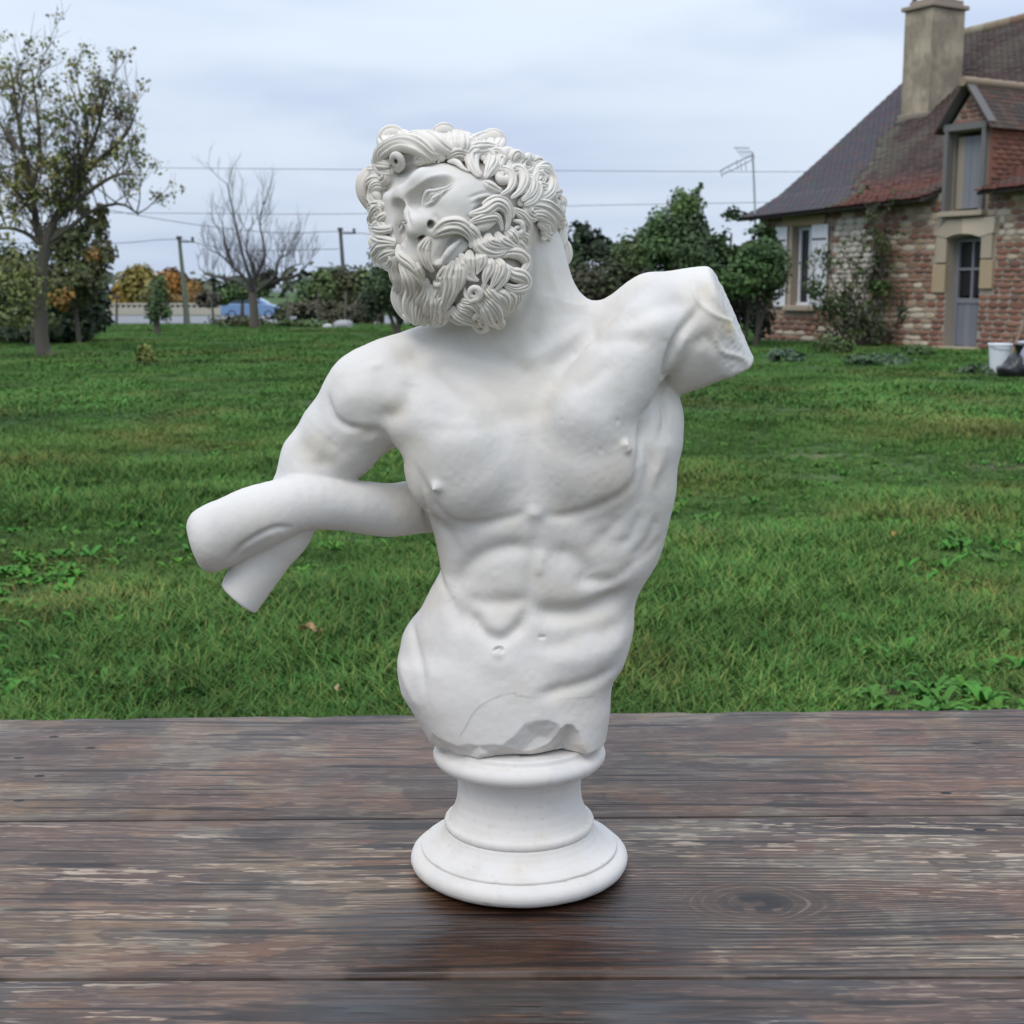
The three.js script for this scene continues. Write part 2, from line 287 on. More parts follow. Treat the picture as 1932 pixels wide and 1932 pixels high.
// chisel strokes: [view, points, half-width, depth (>0 cuts, <0 raises)], tapered towards the ends
const STROKES = [
  // under the chest muscles and between them
  [VC, [[110, 930], [175, 1060], [240, 1180], [340, 1265], [480, 1290], [640, 1270], [770, 1230], [850, 1190]], 11, 5], [VC, [[900, 1230], [1050, 1240], [1200, 1205], [1340, 1150], [1440, 1090], [1510, 1010], [1540, 880], [1550, 740]], 11, 5],
  [VC, [[850, 1190], [840, 1080], [835, 900], [815, 700]], 18, 4], [VC, [[1550, 760], [1550, 620], [1600, 540], [1680, 420], [1720, 240], [1780, 60]], 8, 6],
  [VC, [[840, 1215], [900, 1225]], 12, -5],
  // rib arch and belly
  [VC, [[340, 1760], [385, 1640], [460, 1540], [580, 1470], [720, 1440], [850, 1450]], 17, 10], [VC, [[1000, 1470], [1110, 1500], [1180, 1570], [1230, 1640]], 20, 8], [VC, [[1140, 1650], [1250, 1660], [1380, 1650]], 13, 6],
  [VC, [[875, 1290], [870, 1450], [845, 1600], [830, 1760], [815, 1900]], 14, 4.5], [VC, [[900, 1480], [895, 1600]], 10, -4],
  [VC, [[420, 1770], [560, 1790], [700, 1790], [810, 1770]], 16, 7], [VC, [[870, 1840], [1000, 1870], [1150, 1850], [1300, 1790], [1440, 1720]], 16, 9],
  [VC, [[620, 1640], [720, 1660]], 26, -3], [VC, [[960, 1680], [1080, 1720]], 30, -4],
  [VC, [[340, 1780], [400, 1860], [520, 1920]], 16, 6],
  [VB, [[480, 190], [560, 270], [650, 305], [730, 260], [800, 180]], 12, 8], [VB, [[780, 160], [750, 260]], 12, 4], [VB, [[440, 140], [520, 200]], 18, 5], [VB, [[850, 130], [990, 150], [1120, 160], [1260, 110], [1400, 40]], 20, 8],
  [VB, [[560, 210], [660, 230]], 20, -4],
  // serratus and ribs on the right flank
  [VC, [[1290, 1370], [1350, 1330], [1400, 1260]], 12, 4], [VC, [[1400, 1420], [1470, 1390], [1520, 1290], [1540, 1230]], 12, 4], [VC, [[1480, 1500], [1560, 1440], [1620, 1340], [1650, 1240]], 12, 4], [VC, [[1380, 1640], [1480, 1560], [1600, 1470], [1680, 1380]], 13, 4],
  [VC, [[1220, 1450], [1300, 1400], [1360, 1420]], 14, 3], [VC, [[1550, 600], [1560, 760], [1600, 900], [1570, 1010]], 13, 4], [VC, [[1680, 500], [1700, 640], [1720, 760]], 8, 4], [VC, [[1600, 980], [1660, 900], [1700, 760]], 16, -4],
  [VC, [[1600, 480], [1620, 700], [1640, 920], [1600, 1100]], 12, -4],
  // left flank
  [VC, [[120, 1020], [150, 1130], [190, 1240], [230, 1400], [255, 1560], [270, 1640], [330, 1780]], 8, 5], [VC, [[190, 1120], [250, 1250], [340, 1370], [400, 1500]], 14, 3],
  // collar bones and throat
  [VC, [[800, 250], [900, 210], [1040, 130], [1180, 40]], 14, -5], [VC, [[960, 300], [1060, 240], [1160, 180]], 14, 6], [VC, [[760, 270], [820, 330]], 14, 5], [VC, [[700, 260], [560, 180], [440, 110]], 16, 5], [VC, [[640, 330], [460, 250], [300, 230], [140, 270]], 16, -4],
  [VC, [[1120, 420], [1240, 360], [1340, 270]], 14, 4], [VC, [[160, 560], [340, 600], [640, 610], [900, 580], [1060, 500]], 16, 2.5], [VC, [[140, 680], [400, 690], [700, 650]], 12, 2],
  [VH, [[1440, 900], [1430, 1150], [1410, 1350], [1340, 1550]], 9, 4], [VH, [[1560, 1050], [1600, 1250], [1660, 1420]], 12, -3], [VH, [[1500, 1500], [1430, 1700]], 16, 5],
  // shoulders and upper arm
  [VA, [[1330, 340], [1420, 320]], 24, 7], [VA, [[880, 560], [920, 680], [1000, 740], [1100, 760]], 8, 7], [VA, [[1200, 690], [1300, 660], [1370, 560], [1390, 460]], 18, 9], [VA, [[1080, 790], [1180, 780], [1260, 860], [1340, 950]], 12, 7],
  [VA, [[740, 850], [790, 960], [900, 960]], 18, 5], [VA, [[900, 830], [1000, 900]], 18, 4], [VA, [[700, 800], [650, 900], [600, 1000]], 14, -3], [VA, [[960, 620], [1060, 560], [1200, 560]], 26, -4], [VA, [[1150, 380], [1200, 370]], 9, -3],
  // fold between arm and coil
  [VA, [[300, 1540], [370, 1460], [460, 1400], [560, 1355], [660, 1345]], 6, 5],
  // raised stump
  [VS, [[1240, 440], [1160, 560], [1080, 680], [1000, 830], [940, 1000], [880, 1180]], 9, 9], [VS, [[280, 560], [300, 700], [330, 800]], 14, 4], [VS, [[560, 620], [800, 480], [1100, 410]], 18, 5], [VS, [[340, 760], [560, 740], [760, 760]], 16, 5], [VS, [[980, 560], [820, 640], [640, 660]], 22, -4], [VS, [[1200, 250], [1300, 380], [1420, 460], [1520, 560]], 12, 4], [VS, [[1180, 220], [1230, 400], [1400, 540], [1540, 580]], 5, -3], [VS, [[1370, 700], [1440, 850], [1560, 890], [1660, 930]], 6, -4], [VS, [[1180, 800], [1300, 740], [1380, 800]], 16, 6], [VS, [[1120, 700], [1060, 860], [1000, 1020]], 14, -5], [VS, [[900, 1240], [940, 1420], [900, 1600]], 8, 4], [VS, [[720, 1500], [720, 1700], [700, 1850]], 7, 5],
  // nipples, navel, nicks
  [VC, [[1440, 775], [1462, 822]], 8, -8], [VC, [[240, 1045], [250, 1056]], 9, -8], [VC, [[236, 1056], [240, 1060]], 4, -4],
  [VB, [[612, 374], [622, 362], [640, 356], [656, 362], [662, 376]], 2.6, 9], [VB, [[628, 380], [644, 388]], 10, -4], [VB, [[560, 420], [620, 450], [700, 440]], 18, -3], [VB, [[875, 290], [910, 292]], 3, 3],
  [VC, [[1285, 810], [1295, 825]], 4, 1.2], [VC, [[1395, 625], [1400, 640]], 4, 1.4], [VC, [[1040, 625], [1046, 630]], 4, 0.8],
  // lower belly and hips
  [VB, [[130, 200], [160, 350], [190, 480], [200, 600]], 10, 5], [VB, [[60, 430], [100, 560], [170, 700]], 12, -3], [VB, [[880, 640], [1000, 600], [1120, 570], [1230, 530], [1310, 480]], 14, 8], [VB, [[960, 430], [1100, 420], [1260, 380], [1370, 290]], 22, -5], [VB, [[840, 330], [980, 340], [1140, 270], [1290, 240], [1380, 180]], 18, 4], [VB, [[330, 60], [380, 160], [420, 240]], 12, 5], [VB, [[560, 560], [480, 500], [400, 520]], 26, 2],
  // mouth
  [VH, [[705, 1125], [740, 1060], [800, 990], [885, 925]], 6.5, 15], [VH, [[720, 1060], [760, 990], [840, 930]], 8, 5],
  // eyelids and brow
  [VH, [[520, 660], [570, 640], [640, 600], [730, 555], [820, 530]], 11, 11], [VH, [[530, 660], [580, 670]], 11, 8], [VH, [[560, 600], [680, 530], [800, 515]], 8, 4], [VH, [[690, 640], [730, 610]], 9, -6],
  [VH, [[612, 690], [632, 610], [650, 585], [700, 580], [800, 560]], 2.2, 4.5], [VH, [[622, 684], [648, 610], [680, 600]], 2.4, -3], [VH, [[650, 690], [720, 640], [800, 572]], 2.4, -3], [VH, [[640, 700], [700, 680], [790, 600]], 4, 2.5], [VH, [[640, 660], [650, 640]], 4, 3], [VH, [[650, 590], [740, 550], [820, 500]], 7, 4], [VH, [[480, 620], [560, 570], [660, 495], [780, 470], [860, 490]], 6, -3.5],
  [VH, [[440, 870], [470, 830], [490, 820]], 2.2, 4], [VH, [[470, 860], [455, 920], [480, 1000]], 2.4, 3], [VH, [[400, 610], [430, 560], [480, 480]], 16, 2.5], [VH, [[490, 690], [495, 780], [520, 860]], 3.5, 4],
  [VH, [[590, 960], [610, 1000]], 6, 4], [VH, [[690, 770], [730, 820], [720, 870]], 5, 3], [VH, [[560, 720], [640, 740], [740, 710]], 14, 3],
  // whisker lines running off the cheek
  ...[[[960, 640], [1090, 600], [1180, 610]], [[980, 690], [1090, 650], [1200, 650]], [[1000, 730], [1080, 700], [1150, 680]], [[960, 780], [1050, 760], [1120, 750]], [[960, 830], [1060, 800]]].map((p) => [VH, p, 2.6, 2.6]),
];
function chisel(pos, f) {
  const n = pos.length / 3, out = new Float32Array(n), G = 24, cells = new Map();
  const key = (a, b, c) => (a + 200) * 160000 + (b + 200) * 400 + c + 200;
  for (const [view, pts, w, amp] of STROKES) {
    const path = densify(pts.map(([x, y]) => view(x, y)), Math.max(1.5, w * 0.45)), m = path.length - 1;
    const line = path.map(([x, y], i) => [...seen(f, x, y).slice(0, 3), amp * (m < 4 ? 1 : Math.min(1, 0.25 + Math.min(i, m - i) / (m * 0.22)))]);
    const reg = new Set(), R = w * 2.4;
    line.forEach((p) => { for (let a = Math.floor((p[0] - R) / G); a <= (p[0] + R) / G; a++) for (let b = Math.floor((p[1] - R) / G); b <= (p[1] + R) / G; b++) for (let c = Math.floor((p[2] - R) / G); c <= (p[2] + R) / G; c++) reg.add(key(a, b, c)); });
    const s = { line, w }; for (const k of reg) { if (!cells.has(k)) cells.set(k, []); cells.get(k).push(s); }
  }
  for (let i = 0; i < n; i++) {
    const x = pos[3 * i], y = pos[3 * i + 1], z = pos[3 * i + 2], list = cells.get(key(Math.floor(x / G), Math.floor(y / G), Math.floor(z / G)));
    if (!list) continue; let sum = 0;
    for (const s of list) {
      let best = 0; const w2 = 1 / (s.w * s.w);
      for (let j = 0; j < s.line.length - 1; j++) { const a = s.line[j], b = s.line[j + 1]; const bx = b[0] - a[0], by = b[1] - a[1], bz = b[2] - a[2], l2 = bx * bx + by * by + bz * bz; if (l2 > 900) continue; let t = ((x - a[0]) * bx + (y - a[1]) * by + (z - a[2]) * bz) / (l2 || 1); t = t < 0 ? 0 : t > 1 ? 1 : t; const dx = x - a[0] - bx * t, dy = y - a[1] - by * t, dz = z - a[2] - bz * t, q = dx * dx + dy * dy + dz * dz; const v = (a[3] + (b[3] - a[3]) * t) * Math.exp(-q * w2); if (Math.abs(v) > Math.abs(best)) best = v; }
      sum += best;
    }
    out[i] = sum;
  }
  return out;
}
const marbleTint = (x, y, z) => { // warm patina in patches and faint grey veins, in model units
  const n = fbm(x / 90 + 3, y / 90, z / 90, 3), v = Math.abs(fbm(x / 60 + 9, y / 150 + 4, z / 60, 4) - 0.5), st = sstep(0.52, 0.70, n) * 0.05, vein = (1 - sstep(0, 0.018, v)) * 0.015;
  const gv = sstep(0.52, 0.7, fbm(x / 70 + y / 260 + 31, y / 110, z / 70, 4)) * 0.06;
  return [1 - st * 0.4 - vein - gv, 1 - st * 0.75 - vein - gv * 0.9, 1 - st * 1.5 - vein * 0.8 - gv * 0.6];
};
const CRACKS = [[[415, 868], [450, 810], [490, 740], [535, 690], [610, 650], [680, 625], [740, 618]], [[740, 632], [860, 645], [1000, 655], [1120, 645], [1220, 640], [1255, 658]]];
const STAIN_SHADE = [[VS, 1520, 620, 16, 0.5], [VS, 1440, 600, 30, 0.22], [VS, 1310, 340, 34, 0.16], [VS, 1000, 1080, 40, 0.12], [VA, 1290, 650, 26, 0.22], [VA, 1110, 790, 24, 0.2], [VA, 1380, 330, 26, 0.12], [VA, 800, 880, 26, 0.1], [VC, 1350, 1110, 40, 0.16], [VC, 1460, 1060, 22, 0.16], [VC, 700, 1790, 40, 0.1], [VB, 1080, 1018, 14, 0.45], [VB, 1130, 940, 16, 0.2], [VC, 1400, 1760, 60, 0.08]];  // tan stains; armpit and under-chest ones partly paint crevice shade into the colour
function colourMarble(geo, f) {
  const p = geo.attributes.position.array, c = new Float32Array(p.length);
  const spots = f ? STAIN_SHADE.map(([v, x, y, r, a]) => [...seen(f, ...v(x, y)).slice(0, 3), r, a]) : [];
  const cracks = f ? CRACKS.map((c) => densify(c.map(([x, y]) => VB(x, y)), 3).map(([x, y]) => seen(f, x, y))) : [], clo = f ? L(980, 1420, 140)[1] : 0, chi = f ? L(980, 1290, 120)[1] : 0;
  for (let i = 0; i < p.length; i += 3) {
    const t = marbleTint(p[i], p[i + 1], p[i + 2]);
    for (const s of spots) { const q = ((p[i] - s[0]) ** 2 + (p[i + 1] - s[1]) ** 2 + (p[i + 2] - s[2]) ** 2) / (s[3] * s[3]); if (q < 6) { const a = s[4] * Math.exp(-q) * (0.5 + fbm(p[i] / 9, p[i + 1] / 9, p[i + 2] / 9, 3)); t[0] *= 1 - a * 0.35; t[1] *= 1 - a * 0.55; t[2] *= 1 - a * 0.9; } }
    if (f && p[i + 2] > 40 && p[i + 1] > clo && p[i + 1] < chi) for (const l of cracks) { let q = 1e9; for (const a of l) { const d = (p[i] - a[0]) ** 2 + (p[i + 1] - a[1]) ** 2 + (p[i + 2] - a[2]) ** 2; if (d < q) q = d; } const k = 0.34 * Math.exp(-q / 2.6) * sstep(-0.2, 0.6, vnoise(p[i] / 24, p[i + 1] / 24, 3)); for (let a = 0; a < 3; a++) t[a] *= 1 - k; }
    c[i] = t[0]; c[i + 1] = t[1]; c[i + 2] = t[2];
  }
  geo.setAttribute('color', new THREE.BufferAttribute(c, 3));
  return geo;
}
const marble = new THREE.MeshPhysicalMaterial({ color: rgb(0.655, 0.625, 0.59), roughness: 0.6, vertexColors: true, specularIntensity: 0.35 });
const statue = thing('marble_statue', 'white marble bust of a bearded man on a round pedestal on the table', 'statue', [BX, TABLE_Y + 0.0005, BZ]);
function toModel(geo) { geo.scale(BU, BU, BU); return geo; }
{
  const cell = 2.3, net = surfaceNets(bodySDF, [-680, cutY - 6, -185], [475, L(880, 225, 0)[1], 215], cell);
  let g = new THREE.BufferGeometry(); g.setAttribute('position', new THREE.BufferAttribute(net.pos, 3)); g.setIndex(new THREE.BufferAttribute(net.idx, 1));
  g.computeVertexNormals();
  const off = chisel(net.pos, bodySDF), nor = g.attributes.normal.array;
  for (let i = 0; i < off.length; i++) off[i] += 0.9 * (fbm(net.pos[3 * i] / 11, net.pos[3 * i + 1] / 11, net.pos[3 * i + 2] / 11, 2) - 0.5) + 1.6 * (vnoise(net.pos[3 * i] / 38, net.pos[3 * i + 1] / 38, net.pos[3 * i + 2] / 38) - 0.5);
  const rough = ['forearm', 'coil', 'stubR', 'stubB', 'stubF', 'stubG'].map((n) => CUT[n]);
  for (let i = 0; i < off.length; i++) { const x = net.pos[3 * i], y = net.pos[3 * i + 1], z = net.pos[3 * i + 2]; if (x > -300 && x < 300 || y < topY - 480) continue; rough.forEach((q, k) => { if ((k < 2) === (x < 0) && Math.abs(dPl(q, x, y, z)) < 2.5) off[i] += (k === 1 ? 1.2 : 3.2) * (fbm(x / 9, y / 9, z / 9, 3) - 0.5); }); }
  for (let i = 0; i < off.length; i++) if (off[i]) for (let a = 0; a < 3; a++) net.pos[3 * i + a] -= nor[3 * i + a] * off[i];
  g.computeVertexNormals(); colourMarble(g, bodySDF);
  mesh('figure', toModel(g), marble, statue);
}
{ // pedestal turned on a lathe
  const Y = (py) => L(979, py, 0)[1], w = 1.028, pts = [];
  const add = (r, y) => pts.push(new THREE.Vector2(r * w, y)), arc = (cx, cy, rx, ry, a0, a1, n = 14) => { for (let i = 0; i <= n; i++) { const a = a0 + (a1 - a0) * i / n; add(cx + rx * Math.cos(a), cy + ry * Math.sin(a)); } };
  const H = Math.PI / 2, yT = Y(1420), top = cutY - 1;
  add(0, 0); add(168, 0); add(180, 0.6); arc(181, 20, 23, 20, -H * 0.98, H * 0.8); add(183, 41); arc(181, 44, 3, 4, -0.6, H, 6); add(178, 48.5);
  add(172, 50); add(160, 56); add(148, 66); add(141, 77); add(138.5, 84); arc(135, 92, 5.5, 8, -H * 0.9, H * 0.9, 8); add(133, 101); add(128, 108); add(122, 120); add(117, 137); add(114.6, 160); add(116, 185); add(121, 200); add(127, 206);
  add(133, 208); arc(138, yT, 22.5, 19, -H * 0.9, H * 0.8); add(142, yT + 20); add(140, top - 3); add(136, top); add(0, top);
  const fine = []; pts.forEach((p, i) => { if (i) { const a = pts[i - 1], n = Math.floor(a.distanceTo(p) / 4); for (let k = 1; k <= n && a.x > 100 && p.x > 100; k++) fine.push(a.clone().lerp(p, k / (n + 1))); } fine.push(p); });
  const lg = new THREE.LatheGeometry(fine, 220), lp = lg.attributes.position.array, ln = lg.attributes.normal.array;
  for (let i = 0; i < lp.length; i += 3) { const x = lp[i], y = lp[i + 1], z = lp[i + 2], a = Math.atan2(z, x), q = 1.4 * (fbm(Math.cos(a) * 9 + 5, y / 14, Math.sin(a) * 9, 3) - 0.5) + 2.2 * sstep(0.78, 0.9, vnoise(x / 11 + 40, y / 11, z / 11)); for (let k = 0; k < 3; k++) lp[i + k] -= ln[i + k] * q * (y > 1 ? 1 : 0); }
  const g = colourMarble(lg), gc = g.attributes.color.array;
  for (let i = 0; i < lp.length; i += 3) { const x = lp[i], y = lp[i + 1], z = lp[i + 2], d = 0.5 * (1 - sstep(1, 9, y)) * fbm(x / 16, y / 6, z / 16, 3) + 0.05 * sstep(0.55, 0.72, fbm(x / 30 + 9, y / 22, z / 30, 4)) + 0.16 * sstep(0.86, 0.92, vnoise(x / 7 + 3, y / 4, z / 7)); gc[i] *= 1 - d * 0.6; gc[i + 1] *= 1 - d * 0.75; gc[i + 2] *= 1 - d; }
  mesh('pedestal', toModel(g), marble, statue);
}

// ---------------------------------------------------------------- carved locks of hair and beard
// [points in the head view, half-width, lift, strands, tip]: each lock is a ridged sweep lying on the head
const curlPts = (cx, cy, r, a0, turns, dir = 1, k = 0.3) => Array.from({ length: Math.ceil(turns * 10) + 1 }, (_, i) => { const t = i / Math.ceil(turns * 10), a = a0 + dir * t * turns * 2 * Math.PI, q = r * (1 - (1 - k) * t); return [cx + q * Math.cos(a), cy + q * Math.sin(a)]; });
const HAIR = [
  // small curls lying under the larger ones
  ...[[610, 250], [690, 240], [770, 230], [850, 255], [940, 240], [1010, 265], [1090, 240], [1170, 250], [660, 300], [900, 300], [1090, 330], [1170, 350], [1250, 320], [1330, 345], [1400, 400], [1300, 410], [1230, 470], [1420, 560], [1500, 610], [1560, 680], [1620, 740], [1530, 760], [1610, 830], [1450, 730], [1380, 560], [1560, 880], [1630, 930], [240, 540], [230, 640], [270, 730], [260, 810], [300, 880], [280, 960], [330, 1050], [300, 470], [350, 1120], [340, 420], [1480, 400], [1530, 450], [1500, 500], [1440, 360], [1600, 560], [1640, 660]].map(([x, y], i) => [[[x - 46 * Math.cos(i * 2.4), y - 46 * Math.sin(i * 2.4)], ...curlPts(x, y, 40 + (i % 3) * 7, i * 2.4 + 2.4, 1.1, i % 2 ? 1 : -1, 0.3)], 30 + (i % 4) * 4, 3, 1 + (i % 2), 0.45]),
  // crown, left to right
  [[[620, 310], [540, 250], [470, 180], ...curlPts(375, 212, 74, -0.5, 1.4, -1, 0.15)], 52, 6, 1, 0.7],
  [[[860, 300], [740, 250], [640, 200], [545, 185], [480, 215]], 54, 14, 1], [[[820, 250], [720, 190], [650, 160], [600, 170]], 46, 6, 2],
  [[[740, 345], [620, 275], [500, 250], [390, 270], [315, 320], [325, 385], [375, 412]], 62, 20, 3, 0.7], [[[375, 408], [430, 400], ...curlPts(432, 345, 42, 1.2, 1.25, -1, 0.3)], 24, 24, 1, 0.5],
  [[[290, 290], [282, 370], [315, 440], [375, 450]], 46, 8, 1, 0.5],
  [[[850, 320], [850, 240], [830, 170], ...curlPts(765, 172, 52, -0.4, 1.4, -1, 0.15)], 46, 8, 1, 0.3], [[[900, 320], [905, 240], [880, 165], [860, 130]], 56, 12, 2, 0.5],
  [[[1020, 270], [970, 220], [910, 170], [880, 150]], 52, 6, 2, 0.6], [[[880, 290], [980, 230], [1070, 200], ...curlPts(1150, 228, 60, -2.4, 1.4, 1, 0.15)], 50, 8, 1, 0.5], [[[940, 280], [1080, 270], [1220, 275]], 46, 8, 2],
  // fringe over the forehead
  [[[560, 375], [600, 320], [670, 290], [730, 300], [770, 350]], 40, 8, 1, 0.5], [[[545, 385], [610, 350], [670, 350], [715, 382]], 28, 10, 1, 0.3], [[[780, 300], [760, 330], [740, 370], [730, 385]], 26, 5, 1, 0.2],
  [[[790, 340], [870, 300], [940, 320], [965, 400], [975, 450]], 36, 8, 2, 0.4], [[[800, 365], [870, 380], [920, 425], [960, 445]], 20, 8, 1, 0.3], [[[1080, 280], [1000, 300], [985, 370], [1010, 440], [1050, 490]], 46, 10, 2, 0.5], [[[1150, 310], [1140, 380], [1100, 460], [1080, 500]], 40, 10, 2, 0.4], [[[1180, 400], [1140, 430], [1110, 480]], 34, 3, 1, 0.5],
  [[[1060, 520], [1140, 560], [1210, 590]], 34, 0, 1, 0.5], [[[1220, 310], [1200, 370], [1190, 420]], 34, 12, 2, 0.6],
  // ribbons at the temple
  [[[1160, 420], [1240, 440], [1285, 510], [1260, 580], [1190, 625]], 32, 12, 1, 0.4], [[[1250, 420], [1330, 430], [1370, 500], [1340, 590], [1270, 650]], 38, 14, 2, 0.4], [[[1370, 470], [1425, 520], [1420, 600], [1350, 670]], 40, 14, 2, 0.4], [[[1420, 500], [1470, 570], [1440, 660], [1370, 700]], 38, 12, 2, 0.5],
  [[[1420, 660], [1510, 650], [1570, 590], [1580, 510], [1540, 440], [1480, 435], [1460, 480], [1495, 505]], 42, 10, 2, 0.4], [[[1440, 560], [1500, 560], [1560, 560]], 40, 5, 2, 0.6],
  [[[1330, 690], [1400, 660], [1480, 690], [1560, 720]], 40, 2, 2],
  // beside the ear
  [[[1370, 700], [1490, 695], [1590, 750], [1650, 850], [1640, 950], [1580, 1010], [1535, 1015]], 50, 14, 3, 0.4], [[[1400, 770], [1500, 770], [1575, 830], [1590, 900], [1550, 960]], 42, 10, 2, 0.4], [[[1480, 830], [1540, 860], [1540, 920], [1510, 960]], 36, 3, 1, 0.5],
  [[[1640, 920], [1700, 1000], [1710, 1100], [1660, 1180], [1628, 1230]], 40, 0, 2, 0.2], [[[1590, 1010], [1650, 1060], [1660, 1130], [1630, 1180]], 46, -4, 2, 0.4],
  // left side of the head
  [[[340, 450], [240, 440], [170, 500], [160, 610], [210, 710], [245, 755]], 44, 8, 2, 0.4], [[[350, 500], [250, 505], [215, 560], [225, 640], [260, 720]], 34, 10, 2, 0.4], [[[345, 560], [265, 550], [240, 610], [265, 680]], 36, 8, 2, 0.4],
  [[[330, 690], [260, 740], [240, 810], [225, 880]], 42, 4, 2, 0.6], [[[340, 760], [300, 800], [310, 860], [340, 880]], 32, 4, 1, 0.5],
  [[[205, 870], [260, 880], [340, 880], [390, 870]], 34, 6, 2, 0.7], [[[215, 905], [270, 950], [340, 965], [420, 985]], 40, 6, 2, 0.7], [[[230, 930], [300, 990], [380, 1000]], 36, 2, 2, 0.6],
  [[[420, 1000], [320, 1000], [270, 1060], [290, 1120], [380, 1150]], 46, 8, 2, 0.5], [[[420, 1040], [350, 1060], [300, 1110], [340, 1150]], 34, 8, 1, 0.4],
];
